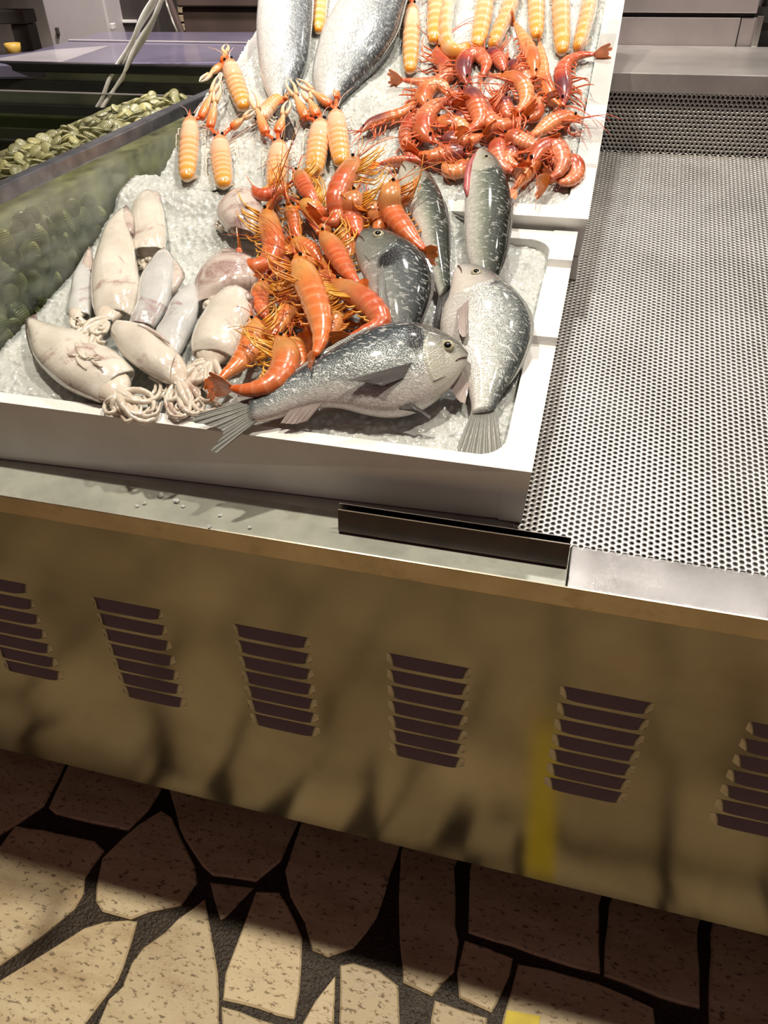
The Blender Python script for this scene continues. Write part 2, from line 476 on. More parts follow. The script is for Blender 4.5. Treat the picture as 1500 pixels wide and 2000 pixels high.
# yellow strip
a0, a1 = onz(990, 1974, 0), onz(1055, 1986, 0)
e0 = a0 + np.array([-.028, -.36, 0]); e1 = a1 + np.array([-.028, -.36, 0])
ys = MB()
for i in range(3): pass
ys.prism([(p[0], p[1], .0022) for p in (a0, e0, e1, a1)], (0, 0, -.001), (0, 0, .001))
tag(ys.obj('floor_marking', M['yellow']), 'yellow strip painted across the floor stones in front of the counter', 'floor marking')

# ------------------------------------------------------------------ COUNTER
ZL = .85
counter = thing('display_counter', 'stainless steel fish counter with louvred front panel and perforated sloping tray', 'counter', (0, .3, 0))
X0, X1 = -2.0, 1.2
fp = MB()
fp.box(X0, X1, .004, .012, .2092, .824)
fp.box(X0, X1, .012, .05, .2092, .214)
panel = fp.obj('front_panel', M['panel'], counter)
# louvres : pressed hoods, seven to a group
hood = MB()
LW, LH, LD = .112, .0150, .0088
nx = 18; nz = 6
def prof(k):
    s = k / nz
    return s
V = []; UVs = []
for i in range(nx + 1):
    a = -1 + 2 * i / nx; e = max(0.0, 1 - abs(a) ** 7)
    for k in range(nz + 1):
        s = k / nz
        V.append((a * LW / 2, -LD * e * s ** .9 - .0002, -LH * s))
F = [(i * (nz + 1) + k, i * (nz + 1) + k + 1, (i + 1) * (nz + 1) + k + 1, (i + 1) * (nz + 1) + k) for i in range(nx) for k in range(nz)]
hood.add(V, F)
V2 = [V[i * (nz + 1) + nz] for i in range(nx + 1)] + [(V[i * (nz + 1)][0], .0, -LH + .0015) for i in range(nx + 1)]
hood.add(V2, [(i, nx + 1 + i, nx + 2 + i, i + 1) for i in range(nx)])
proto = None
for gx in (-.708, -.4885, -.2695, -.0505, .1745, .394, .614, -.928):
    for k in range(7):
        if proto is None:
            proto = hood.obj('louvre', M['louvre'], panel, True); o = proto
        else:
            o = proto.copy(); COL.objects.link(o); o.parent = panel
        o.location = (gx, .004, .681 - k * .0322)
# ledge: two plates with a folded lip
def ledge(x0, x1, mat, d=.07):
    mb = MB()
    mb.box(x0, x1, 0.0, d + .004, ZL - .004, ZL)
    return mb.obj('ledge_plate', mat, counter, bevel=.0012)
ledge(X0, .1045, M['ledge_wet']); ledge(.1055, X1, M['ledge_dry'])
MB().box(X0, X1, -.0005, .003, .8195, ZL - .0005).obj('ledge_lip', M['lip'], counter, bevel=.001)
# perforated sheet: real holes
def perf(o, U, Vv, nu, nv, p, r, name, along_v=True):
    s = p * sqrt(3) / 2
    ang = np.arange(12) * pi / 6
    if along_v:
        ii, jj = np.meshgrid(np.arange(nu), np.arange(nv), indexing='ij')
        cx = ii * s; cy = jj * p + (ii % 2) * p / 2; rot = 0
    else:
        ii, jj = np.meshgrid(np.arange(nu), np.arange(nv), indexing='ij')
        cx = ii * p + (jj % 2) * p / 2; cy = jj * s; rot = pi / 6
    cx = cx.ravel(); cy = cy.ravel()
    ro = np.where(np.arange(12) % 2 == 0, p / sqrt(3), p / 2)
    if not along_v: ro = np.where(np.arange(12) % 2 == 0, p / 2, p / sqrt(3))
    ox = ro * np.cos(ang); oy = ro * np.sin(ang)
    ix = r * np.cos(ang); iy = r * np.sin(ang)
    lx = np.concatenate([ox, ix, ix]); ly = np.concatenate([oy, iy, iy]); lz = np.concatenate([np.zeros(24), np.full(12, -.0012)])
    A = cx[:, None] + lx[None]; B = cy[:, None] + ly[None]; Cc = np.repeat(lz[None], len(cx), 0)
    nn = np.cross(U, Vv)
    P = np.array(o)[None, None] + A[..., None] * U + B[..., None] * Vv + Cc[..., None] * nn
    k = np.arange(12); k2 = (k + 1) % 12
    q = np.concatenate([np.stack([k, k2, 12 + k2, 12 + k], 1), np.stack([12 + k, 12 + k2, 24 + k2, 24 + k], 1)])
    Q = (np.arange(len(cx)) * 36)[:, None, None] + q[None]
    return fast_mesh(name, P.reshape(-1, 3), Q.reshape(-1, 4), M['perf'], counter)
PT = .0083
perf(T.w(.03, .004, 0), T.x, T.u, 104, 125, PT, PT * .228, 'perforated_tray')
VB = 1.045
yb = T.w(0, VB, 0)
perf(T.w(.03, VB - .001, .003), np.array([1., 0, 0]), nrm((0, .06, 1)), 84, 15, .0087, .0087 * .28, 'perforated_upstand', False)
mb = MB().box(-.7165, .034, 0, VB, -.002, 0, T.w).obj('tray_sheet', M['perf'], counter)
mb = MB().box(-.7165, .79, -.0, VB + .03, -.055, -.05, T.w).obj('drip_pan', M['drip'], counter)
MB().box(.79, X1, -.0, VB, -.002, 0, T.w).obj('tray_sheet', M['perf'], counter)
yw = yb[1]
MB().box(-.66, X1, yw + .02, yw + .03, .95, 1.15).obj('upstand_backing', M['drip'], counter)
zl2 = 1.189
MB().box(-.66, X1, yw - .004, 1.449, zl2 - .003, zl2).obj('rear_ledge', M['rear_steel'], counter, bevel=.001)
MB().box(-.66, X1, yw - .0055, yw - .003, 1.156, zl2 - .0005).obj('rear_ledge_lip', M['rear_steel'], counter, bevel=.0012)
MB().box(X0, X1, .30, .34, .0, .5).obj('plinth', M['dark_gap'], counter)
MB().box(X0, X1, .05, 1.4, .2095, .2195).obj('base_plate', M['dark_gap'], counter)
settle(counter)
for c in panel.children: pass

# price holder: folded dark plate standing on the ledge
ph = thing('price_holder', 'dark folded metal price ticket holder standing on the counter ledge', 'ticket holder', (-.035, .04, ZL))
xa, xb = -.171, .103
m1 = MB(); m1.prism([(xa, .031, .0), (xa, .0295, .006), (xa, .0335, .0335), (xa, .0345, .0335), (xa, .0310, .006), (xa, .0325, .001), (xa, .046, .001), (xa, .046, 0)], (0, 0, ZL), (xb - xa, 0, ZL)); m1.obj('front_plate', M['holder'], ph, bevel=.0003)
m1 = MB(); m1.prism([(xa, .045, .0), (xa, .0415, .006), (xa, .0405, .0375), (xa, .0415, .0375), (xa, .0428, .006), (xa, .0462, .0)], (0, 0, ZL), (xb - xa, 0, ZL)); m1.obj('back_plate', M['holder'], ph, bevel=.0003)
MB().box(xa, xb, .0334, .0346, ZL + .0335, ZL + .0342).obj('front_edge', M['holder_edge'], ph)
MB().box(xa, xb, .0404, .0416, ZL + .0375, ZL + .0381).obj('back_edge', M['holder_edge'], ph)
settle(ph)

# ------------------------------------------------------------------ FOAM BOXES
def foam_box(fr, x0, x1, v0, v1, h0, h1, wr, wl, wf, wb, nr, name_label, draft=.012, low=0.0, fl_v=0.0):
    """nr: notches (va, vb) along both side rims"""
    mb = MB()
    W = lambda x, v, h: fr.w(x, v, h)
    # side walls from a notched profile, thickness along x
    def side(xo, xi, dx, lo=0.0):
        prof = [(v0 + draft * .8, h0)]
        prof.append((v0, h1))
        for va, vb in nr:
            prof += [(va, h1), (va + .004, h1 - .011), (vb - .004, h1 - .011), (vb, h1)]
        prof += [(v1, h1), (v1 - draft * .8, h0)]
        prof = [(v, h - lo * (h - h0) / (h1 - h0)) for v, h in prof]
        n = len(prof)
        V = [W(xo + dx * (1 - (h - h0) / (h1 - h0)), v, h) for v, h in prof] + [W(xi, v, h) for v, h in prof]
        mb.add(V, [tuple(range(n)), tuple(range(n, 2 * n))[::-1]] + [(i, n + i, n + (i + 1) % n, (i + 1) % n) for i in range(n)])
    side(x1, x1 - wr, -draft * .6); side(x0, x0 + wl, draft * .6, low)
    # front and back walls
    V = [W(x, v, h) for x in (x0 + draft * .6, x1 - draft * .6) for v, h in ((v0 + draft, h0), (v0 + .0005, h1 - .0005), (v0 + wf, h1 - .0005), (v0 + wf, h0))]
    V[0] = W(x0 + .001, v0 + draft - fl_v, h0)
    V[1] = W(x0 + .001, v0 + .0005, h1 - .0005); V[2] = W(x0 + .001, v0 + wf, h1 - .0005); V[5] = W(x1 - .001, v0 + .0005, h1 - .0005); V[6] = W(x1 - .001, v0 + wf, h1 - .0005)
    mb.add(V, [(0, 1, 2, 3), (7, 6, 5, 4), (0, 4, 5, 1), (1, 5, 6, 2), (2, 6, 7, 3), (3, 7, 4, 0)])
    mb.box(x0 + .006, x1 - .006, v1 - wb, v1 - .002, h0, h1 - .0005, W)
    mb.box(x0 + .008, x1 - .008, v0 + .012, v1 - .01, h0, h0 + .012, W)
    # inner corner fillets at rim level
    for (cx, sx) in ((x1 - wr, -1), (x0 + wl, 1)):
        for (cv, sv) in ((v0 + wf, 1), (v1 - wb, -1)):
            pts = [(cx, cv)] + [(cx + sx * .03 * (1 - cos(a)) , cv + sv * .03 * (1 - sin(a))) for a in [i * pi / 2 / 6 for i in range(7)]]
            pts = [(cx, cv)] + [(cx + sx * .032 * (1 - sin(a)), cv + sv * .032 * (1 - cos(a))) for a in [i * pi / 2 / 6 for i in range(7)]]
            mb.prism([W(px_, pv, 0) for px_, pv in pts], fr.n * h0, fr.n * (h1 - .001))
    return mb
b1 = foam_box(T, -.716, .050, .016, .540, .001, .10, .036, .02, .019, .030, [(.218, .268), (.418, .458)], '', low=.02, fl_v=.026)
box1 = b1.obj('foam_box', M['foam'], bevel=.0025)
tag(box1, 'white polystyrene fish box at the counter front holding squid, prawns and bream', 'fish box', 'polystyrene fish boxes')
b2 = foam_box(T2, -.655, .063, 0.0, .78, -.08, 0.0, .034, .03, .028, .03, [(.245, .285), (.50, .545), (.12, .13)], '', low=.012)
box2 = b2.obj('foam_box', M['foam'], bevel=.0025)
tag(box2, 'white polystyrene fish box tilted up behind, holding sea bass, langoustines and red shrimps', 'fish box', 'polystyrene fish boxes')
# foam wedge that props the rear box
wv0, wv1 = .545, 1.02
def under(v):   # height above the tray of the rear box's underside at tray coordinate v
    P = onl = None
    base = T2.w(0, 0, -.081); d = T2.u
    Pb = T.loc(base); Pd = T.loc(base + d)
    t = (v - Pb[1]) / (Pd[1] - Pb[1]); return Pb[2] + t * (Pd[2] - Pb[2])
wd = MB(); wd.prism([T.w(-.62, wv0 + .02, .001), T.w(-.62, wv1, .001), T.w(-.62, wv1, under(wv1) - .001), T.w(-.62, wv0 + .02, under(wv0 + .02) - .001)], (0, 0, 0), (.675, 0, 0))
tag(wd.obj('foam_wedge', M['foam']), 'white foam wedge propping up the rear fish box on the tray', 'foam wedge')

# ------------------------------------------------------------------ ICE
def sm(a, b, x):
    t = np.clip((x - a) / (b - a), 0, 1); return t * t * (3 - 2 * t)
def h1f(x, v):
    x = np.asarray(x, float); v = np.asarray(v, float)
    h = .087 + .006 * sm(-.30, -.60, x) + .010 * np.exp(-((x + .16) ** 2 / .03 + (v - .33) ** 2 / .03))
    h = h - .006 * sm(-.06, .03, x)
    L = sm(-.06, -.18, x)                      # on the left the ice of both boxes runs together
    h = h + L * (.020 * sm(.34, .50, v) + .022 * sm(.47, .525, v)) - (1 - L) * .03 * sm(.512, .525, v)
    h = h - .02 * sm(.014, .022, x) + .002 * sm(.05, .03, v)
    return h
def h2f(x, v):
    x = np.asarray(x, float); v = np.asarray(v, float)
    L = sm(-.06, -.18, x)
    h = -.006 + .008 * sm(-.1, -.5, x) + .006 * vnoise(x * 9 + 20, v * 9 + 20, 3)
    return h + L * .006 * sm(.06, .0, v) - (1 - L) * .03 * sm(.027, .016, v) - .02 * sm(.03, .036, x) + .002 * sm(-.6, -.65, x) * sm(.42, .3, v) - .03 * sm(-.62, -.632, x) * sm(.36, .42, v)
T.hf = lambda x, v: float(h1f(x, v)); T2.hf = lambda x, v: float(h2f(x, v))
def ice_sheet(name, fr, hf, x0, x1, v0, v1, hb, seed, label, nch):
    st = .0018
    xs = np.arange(x0, x1 + st, st); vs = np.arange(v0, v1 + st, st)
    Xg, Vg = np.meshgrid(xs, vs, indexing='ij')
    H = hf(Xg, Vg)
    d, hh = cellnoise(Xg / .0095 + 30, Vg / .0095 + 30, seed); d2, h2 = cellnoise(Xg / .0048 + 30, Vg / .0048 + 30, seed + 5)
    amp = .0046 * hh * np.clip(1 - d * 1.35, 0, 1) + .0022 * h2 * np.clip(1 - 1.3 * d2, 0, 1)
    H = H + amp - .002 + .006 * (vnoise(Xg * 22 + 9, Vg * 22 + 9, seed) - .5)
    edge = np.minimum.reduce([x1 - Xg, Vg - v0 if v0 > 0 else x1 - Xg]); H = H - .006 * (1 - sm(0, .012, edge))
    P = fr.P0 + Xg[..., None] * fr.x + Vg[..., None] * fr.u + H[..., None] * fr.n
    a, b = Xg.shape; idx = np.arange(a * b).reshape(a, b)
    Q = np.stack([idx[:-1, :-1], idx[1:, :-1], idx[1:, 1:], idx[:-1, 1:]], -1).reshape(-1, 4)
    o = fast_mesh(name, P.reshape(-1, 3), Q, M['ice'], None, True)
    tag(o, label, 'ice', 'beds of crushed ice', 'stuff')
    return o
ice_sheet('crushed_ice', T, h1f, -.714, .02, .033, .572, 0, 3, 'bed of crushed ice filling the front foam box under the squid and bream', 9000)
ice_sheet('crushed_ice', T2, h2f, -.668, .034, -.004, .752, 0, 8, 'bed of crushed ice filling the tilted rear foam box under the shrimps', 8000)
#@@SEAFOOD
# ================================================================== SEAFOOD
def spread(nt, vals): pass
def scale_bump(nt, b, uvv, sx, sy, strength):
    v = N(nt, 'ShaderNodeTexVoronoi'); v.inputs['Scale'].default_value = 1.0
    nt.links.new(mapping(nt, uvv, (sx, sy, 1)), v.inputs['Vector'])
    bump(nt, b, v.outputs['Distance'], strength, .0008); return v
def fish_mat(name, stops, sx, sy, patch=None, metal=.12, rough=.27, sparkle=.5, head=.24, headcol=(.5, .5, .45), spec=.35):
    m, nt, b = newmat(name); uvv, u, v = uvsplit(nt); o = coords(nt)
    n = noise(nt, 38, 5, o, .6)
    vv = math_(nt, 'ADD', v, math_(nt, 'MULTIPLY_ADD', n.outputs[0], .16, -.08))
    r = ramp(nt, stops); nt.links.new(vv, r.inputs[0])
    vo = scale_bump(nt, b, uvv, sx * 1.7, sy * 1.55, .42)
    sr = ramp(nt, [(.0, (1.45,) * 3), (.35, (1.0,) * 3), (.75, (.42,) * 3)]); nt.links.new(vo.outputs['Distance'], sr.inputs[0])
    c = mixc(nt, math_(nt, 'MULTIPLY_ADD', v, .75, .10, clamp=True), r.outputs[0], sr.outputs[0], 'MULTIPLY')
    n3 = noise(nt, 170, 2, mapping(nt, o, (.7, 1.5, 1)))
    r3 = ramp(nt, [(.57, (0, 0, 0)), (.66, (1, 1, 1))]); nt.links.new(n3.outputs[0], r3.inputs[0])
    c = mixc(nt, math_(nt, 'MULTIPLY', r3.outputs[0], sparkle), c, (.92, .93, .90))  # white flecks paint small wet glints into the skin colour
    n4 = noise(nt, 240, 3, mapping(nt, o, (1, 1.3, 1)), .6)
    r4 = ramp(nt, [(.38, (.5,) * 3), (.56, (1.12,) * 3)]); nt.links.new(n4.outputs[0], r4.inputs[0]); c = mixc(nt, .28, c, r4.outputs[0], 'MULTIPLY')
    # smoother, paler cheek
    hm = ramp(nt, [(head - .03, (1, 1, 1)), (head + .01, (0, 0, 0))]); nt.links.new(u, hm.inputs[0])
    hk = ramp(nt, [(.35, headcol), (.62, tuple(x * .7 for x in headcol)), (.85, tuple(x * .22 for x in headcol))]); nt.links.new(vv, hk.inputs[0])
    c = mixc(nt, math_(nt, 'MULTIPLY', hm.outputs[0], .7), c, hk.outputs[0])
    if patch:
        (pu, pv, su, sv, pc, st) = patch
        du = math_(nt, 'DIVIDE', math_(nt, 'SUBTRACT', u, pu), su); dv = math_(nt, 'DIVIDE', math_(nt, 'SUBTRACT', v, pv), sv)
        d2 = math_(nt, 'ADD', math_(nt, 'MULTIPLY', du, du), math_(nt, 'MULTIPLY', dv, dv))
        d2 = math_(nt, 'ADD', d2, math_(nt, 'MULTIPLY_ADD', n.outputs[0], .9, -.45))
        pr_ = ramp(nt, [(.35, (st,) * 3), (.95, (0, 0, 0))]); nt.links.new(d2, pr_.inputs[0])
        c = mixc(nt, pr_.outputs[0], c, pc)
    nt.links.new(c, b.inputs['Base Color'])
    b.inputs['Metallic'].default_value = metal; b.inputs['Roughness'].default_value = rough; b.inputs['Specular IOR Level'].default_value = spec
    b.inputs['Coat Weight'].default_value = .55; b.inputs['Coat Roughness'].default_value = .08
    return m
BREAM = [(.05, (.76, .69, .66)), (.22, (.62, .60, .57)), (.40, (.29, .31, .305)), (.62, (.15, .175, .185)), (.85, (.065, .082, .095)), (1, (.02, .026, .03))]
M['bream'] = fish_mat('bream_skin', BREAM, 70, 34, (.268, .69, .046, .22, (.004, .004, .005), 1.0), headcol=(.62, .60, .50))
M['bream_pale'] = fish_mat('pale_bream_skin', [(.05, (.72, .67, .63)), (.35, (.60, .60, .56)), (.6, (.42, .44, .41)), (.82, (.22, .245, .245)), (1, (.05, .062, .062))], 70, 36, (.27, .66, .018, .22, (.03, .03, .03), .85), sparkle=.5, headcol=(.74, .68, .62))
M['bream_dark'] = fish_mat('dark_bream_skin', [(.05, (.46, .41, .38)), (.28, (.22, .23, .22)), (.5, (.075, .09, .092)), (.75, (.028, .037, .039)), (1, (.010, .013, .013))], 64, 34, (.35, .47, .075, .28, (.004, .004, .005), 1.0), metal=0, rough=.34, spec=.2, sparkle=.30, headcol=(.22, .225, .19))
M['bass'] = fish_mat('bass_skin', [(.05, (.70, .68, .65)), (.26, (.42, .43, .37)), (.42, (.16, .18, .135)), (.58, (.045, .055, .042)), (1, (.010, .013, .010))], 95, 34, None, metal=0, rough=.34, spec=.2, sparkle=.30, headcol=(.52, .50, .42))
M['bass_big'] = fish_mat('large_bass_skin', [(.05, (.86, .83, .81)), (.35, (.78, .79, .78)), (.6, (.56, .59, .61)), (.82, (.26, .29, .31)), (1, (.07, .08, .09))], 52, 30, None, sparkle=.35, headcol=(.6, .6, .58), head=.1)
def fin_mat(name, c0, c1):
    m, nt, b = newmat(name); uvv, u, v = uvsplit(nt)
    wv = N(nt, 'ShaderNodeTexWave'); wv.inputs['Scale'].default_value = 5; wv.inputs['Distortion'].default_value = .6; nt.links.new(uvv, wv.inputs['Vector'])
    n = noise(nt, 60, 4, coords(nt))
    c = mixc(nt, wv.outputs[0], c0, c1); c = mixc(nt, math_(nt, 'MULTIPLY', n.outputs[0], .5), c, tuple(x * .45 for x in c0))
    nt.links.new(c, b.inputs['Base Color']); b.inputs['Roughness'].default_value = .28; b.inputs['Coat Weight'].default_value = .5
    bump(nt, b, wv.outputs[0], .6, .001); return m
M['fin'] = fin_mat('grey_fin', (.20, .205, .19), (.42, .42, .38))
M['fin_dark'] = fin_mat('dark_fin', (.04, .036, .036), (.12, .105, .10))
M['fin_pink'] = fin_mat('pinkish_fin', (.42, .33, .30), (.62, .53, .49))
M['eye_white'] = simple('fish_iris', (.55, .52, .36), .12, .3, .3, 300)
M['eye_black'] = simple('pupil', (.006, .006, .006), .06)
M['mouth'] = simple('mouth_line', (.12, .06, .05), .4)
M['gill_red'] = simple('gill_red', (.46, .13, .13), .3, 0, .3, 60)
M['lips'] = simple('pale_lips', (.72, .60, .55), .3)

def fan(mb, B0, B1, Q, N_, rays=9, th=.0007, wav=.0008, rows=5):
    """fin blade: base edge B0-B1, outer edge polyline Q (points), small ripple along normal N_"""
    B0 = np.array(B0); B1 = np.array(B1); Q = list(Q)
    if np.linalg.norm(B0 - Q[0]) + np.linalg.norm(B1 - Q[-1]) > np.linalg.norm(B0 - Q[-1]) + np.linalg.norm(B1 - Q[0]): Q = Q[::-1]
    Qs = spline(Q, rays)
    top = []; bot = []; uv = []
    for r in range(rows + 1):
        s = r / rows
        for i in range(rays):
            f = i / (rays - 1)
            p = (B0 + (B1 - B0) * f) * (1 - s) + Qs[i] * s
            off = wav * (1 if i % 2 else -1) * s
            t_ = th * (1.4 - s)
            top.append(p + N_ * (off + t_)); bot.append(p + N_ * (off - t_)); uv.append((f, s))
    k = rays; n = len(top)
    F = []
    for r in range(rows):
        for i in range(k - 1):
            a = r * k + i
            F.append((a, a + 1, a + k + 1, a + k)); F.append((n + a, n + a + k, n + a + k + 1, n + a + 1))
    rim = [i for i in range(k)] + [r * k + k - 1 for r in range(1, rows + 1)] + [rows * k + i for i in range(k - 2, -1, -1)] + [r * k for r in range(rows - 1, 0, -1)]
    for i in range(len(rim)):
        a, b = rim[i], rim[(i + 1) % len(rim)]
        F.append((b, a, n + a, n + b))
    mb.add(top + bot, F, uv + uv); return mb

def fish(name, label, fr, ST, lift, tilt, mat, thick, tail=None, tailmat='fin', eye=None, dors=None, pec=None, extra=None, finmat='fin', blunt=.35, mouth=True, gill=.235, nst=40, tside=0.0, curve=None):
    """ST: (dorsal px, ventral px) outline stations snout -> tail root; they are set on the fish's own mid-plane, which leans by `tilt` from the ice to the viewer"""
    cx = np.mean([(a[0] + b[0]) / 2 for a, b in ST]); cy = np.mean([(a[1] + b[1]) / 2 for a, b in ST])
    C0 = fr.hit(cx, cy, lift)
    tv = nrm(CAM - C0)
    Nn = nrm(fr.n * (1 - tilt) + tv * tilt + np.array([tside, 0, 0]))
    U = [onplane(*a, C0, Nn) for a, b in ST]; L = [onplane(*b, C0, Nn) for a, b in ST]
    U = spline(U, nst); L = spline(L, nst)
    seg = 22; R = []; UV = []
    Cn = [(u + l) / 2 for u, l in zip(U, L)]; D = [(u - l) / 2 for u, l in zip(U, L)]
    dmax = max(np.linalg.norm(d) for d in D)
    def thk(t, d):
        dd = np.linalg.norm(d)
        return thick * (dd ** .8) * (dmax ** .2) * (.62 + .38 * min(1, t / .25))
    def S(t, th, off=0):
        x = t * (nst - 1); i = min(int(x), nst - 2); f = x - i
        c = Cn[i] * (1 - f) + Cn[i + 1] * f; d = D[i] * (1 - f) + D[i + 1] * f
        z = thk(t, d)
        p = c + d * cos(th) + Nn * z * sin(th)
        return p + Nn * off
    root = thing(name, label, 'fish', fr.hit(cx, cy, 0.0), 'whole fish on the ice')
    for i in range(nst):
        t = i / (nst - 1); k = 1.0
        R.append([S(t, 2 * pi * j / seg) for j in range(seg)])
        UV += [(t, .5 + .5 * cos(2 * pi * j / seg)) for j in range(seg)]
    # rounded snout ring
    s0 = Cn[0] + (Cn[0] - Cn[1]) * blunt
    R.insert(0, [s0 + (p - Cn[0]) * .45 for p in R[0]]); UV = [(0, .5 + .5 * cos(2 * pi * j / seg)) for j in range(seg)] + UV
    mb = MB(); mb.rings(R, UV); body = mb.obj('body', mat, root, True)
    Lb = sum(np.linalg.norm(Cn[i + 1] - Cn[i]) for i in range(nst - 1))
    if eye:
        t, v, r = eye
        th = math.acos(2 * v - 1); p = S(t, th)
        e = MB(); disc(e, p - Nn * r * .05, Nn, r, .5); eo = e.obj('eye', M['eye_white'], root, True)
        e = MB(); disc(e, p + Nn * r * .30, Nn, r * .52, .5); e.obj('pupil', M['eye_black'], eo, True)
    if mouth:
        P = [S(t, math.acos(2 * v - 1), .0003) for t, v in ((.0, .44), (.03, .42), (.06, .385), (.085, .34))]
        MB().tube(P, [.0012, .0012, .001, .0005], 6).obj('mouth', M['mouth'], root, True)
    if gill:
        # gill cover: plate standing a little proud of the cheek, with a curved rear edge
        g = MB(); nu, nv = 8, 14; top = []; uv = []
        for i in range(nv + 1):
            v = .16 + .62 * i / nv; q = 1 - ((v - .45) / .36) ** 2 * .38
            for k in range(nu + 1):
                t = gill * (.58 + .42 * k / nu * q)
                off = .0016 * (k / nu) ** .5 - (.0022 if k == nu else 0)
                top.append(S(t, math.acos(2 * v - 1), off)); uv.append((t * .85, v))
        g.add(top, [(i * (nu + 1) + k, i * (nu + 1) + k + 1, (i + 1) * (nu + 1) + k + 1, (i + 1) * (nu + 1) + k) for i in range(nv) for k in range(nu)], uv)
        g.obj('gill_cover', mat, root, True)
    if tail:
        Q = [onplane(*q, C0, Nn) for q in tail]
        f = MB(); fan(f, S(.985, 0.15), S(.985, pi - .15), Q, Nn, 15, .0012, .001, 7); f.obj('tail_fin', M[tailmat], root)
    if dors:
        t0, t1, hh = dors
        f = MB(); n_ = 18; base = [S(t0 + (t1 - t0) * i / (n_ - 1), .06) for i in range(n_)]
        tip = []
        for i in range(n_):
            t = t0 + (t1 - t0) * i / (n_ - 1); d = nrm(U[int(t * (nst - 1))] - L[int(t * (nst - 1))]); back = nrm(Cn[min(nst - 1, int(t * (nst - 1)) + 2)] - Cn[int(t * (nst - 1))])
            tip.append(base[i] + (d * .75 + back * .8) * hh * (sin(pi * min(1, .12 + i / n_ * .95)) ** .6) * (1 if i % 2 == 0 else .86))
        V = [p + Nn * .0006 for p in base] + [p + Nn * .0003 for p in tip] + [p - Nn * .0006 for p in base] + [p - Nn * .0003 for p in tip]
        F = []
        for i in range(n_ - 1):
            F += [(i, i + 1, n_ + i + 1, n_ + i), (2 * n_ + i, 3 * n_ + i, 3 * n_ + i + 1, 2 * n_ + i + 1), (n_ + i, n_ + i + 1, 3 * n_ + i + 1, 3 * n_ + i)]
        f.add(V, F, [(i / n_ * 3, 0) for i in range(n_)] * 4); f.obj('dorsal_fin', M[finmat], root)
    for (nm, b0, b1, q, off, fm) in (pec or []):
        # fin pixel outline on a plane lifted off the flank
        P0 = S(b0[0], math.acos(2 * b0[1] - 1), .0006); P1 = S(b1[0], math.acos(2 * b1[1] - 1), .0006)
        zt = (P0 - C0) @ Nn
        Q = [onplane(*px, C0 + Nn * (zt + off), Nn) for px in q]
        f = MB(); fan(f, P0, P1, Q, Nn, 11, .0007, .0006, 5); f.obj(nm, M[fm], root)
    if extra: extra(root, S, Nn, C0)
    settle(root); return root, S, Nn, C0
def disc(mb, c, n, r, flat=.5, seg=14):
    n = nrm(n); a = nrm(np.cross(n, (.3, .1, .9))); b = np.cross(n, a); R = []
    for k in range(6):
        ph = k / 5 * pi * .98 + .01 * pi
        R.append([c + (a * cos(2 * pi * j / seg) + b * sin(2 * pi * j / seg)) * r * sin(ph) - n * r * flat * cos(ph) for j in range(seg)])
    mb.rings(R)
def c7(*pts): return [(650 + x / 3, 270 + y / 3) for x, y in pts]
def ul(U, L): return list(zip(U, L))

# front bream, lying across the box corner on top of everything
fish('sea_bream', 'large silver sea bream lying across the front of the foam box, head to the right', T,
     ul([(914, 688), (893, 667), (862, 648), (825, 635), (788, 632), (748, 637), (705, 653), (662, 677), (618, 703), (572, 731), (530, 757), (486, 783)],
        [(908, 712), (896, 735), (872, 765), (838, 792), (800, 809), (757, 814), (712, 808), (668, 797), (624, 795), (582, 803), (542, 817), (494, 826)]),
     .040, .42, M['bream'], .46, tail=[(400, 803), (374, 822), (405, 830), (436, 842), (430, 858), (412, 880), (424, 884)], eye=(.125, .635, .0092), dors=(.40, .86, .006), tailmat='fin',
     pec=[('pectoral_fin', (.30, .40), (.345, .27), [(672, 743), (690, 744), (715, 747), (746, 753)], .003, 'fin_dark'),
          ('pelvic_fin', (.33, .06), (.38, .03), [(842, 812), (838, 818), (824, 806)], -.004, 'fin_dark'),
          ('anal_fin', (.70, .03), (.84, .03), [(600, 822), (575, 828), (548, 826)], -.004, 'fin_pink')], gill=.25)
# right bream
fish('sea_bream', 'pale sea bream lying head up along the right rim of the front box', T,
     ul(c7((770, 730), (870, 755), (965, 810), (1060, 890), (1135, 990), (1162, 1100), (1135, 1240), (1060, 1400), (985, 1510), (948, 1610)),
        c7((705, 790), (688, 880), (672, 945), (645, 1000), (628, 1090), (640, 1190), (700, 1320), (770, 1440), (806, 1540), (812, 1625))),
     .026, .18, M['bream_pale'], .44, tail=c7((700, 1880), (720, 1905), (780, 1878), (850, 1868), (920, 1890), (985, 1918), (1002, 1900)), eye=(.145, .62, .0078), dors=(.30, .86, .005),
     pec=[('pectoral_fin', (.36, .34), (.40, .20), c7((790, 1130), (775, 1165), (745, 1150), (725, 1090)), .004, 'fin_pink'),
          ('anal_fin', (.72, .05), (.84, .05), c7((690, 1465), (735, 1535), (775, 1555)), .0, 'fin_pink')], gill=.30)
# middle bream (dark)
fish('sea_bream', 'dark sea bream with a black gill patch, wedged between the prawns and the sea bass', T,
     ul(c7((185, 532), (290, 536), (400, 585), (500, 655), (563, 755), (577, 870), (552, 985), (500, 1105), (455, 1190), (430, 1250)),
        c7((128, 640), (150, 745), (185, 825), (205, 885), (225, 960), (258, 1040), (300, 1115), (345, 1180), (365, 1225), (372, 1265))),
     .034, .22, M['bream_dark'], .46, tail=c7((300, 1330), (350, 1320), (400, 1330), (470, 1330)), eye=(.135, .66, .0088), dors=(.34, .84, .006), finmat='fin_dark',
     pec=[('pectoral_fin', (.37, .30), (.41, .18), c7((330, 1010), (310, 1050), (280, 1030)), .004, 'fin')], gill=.30)
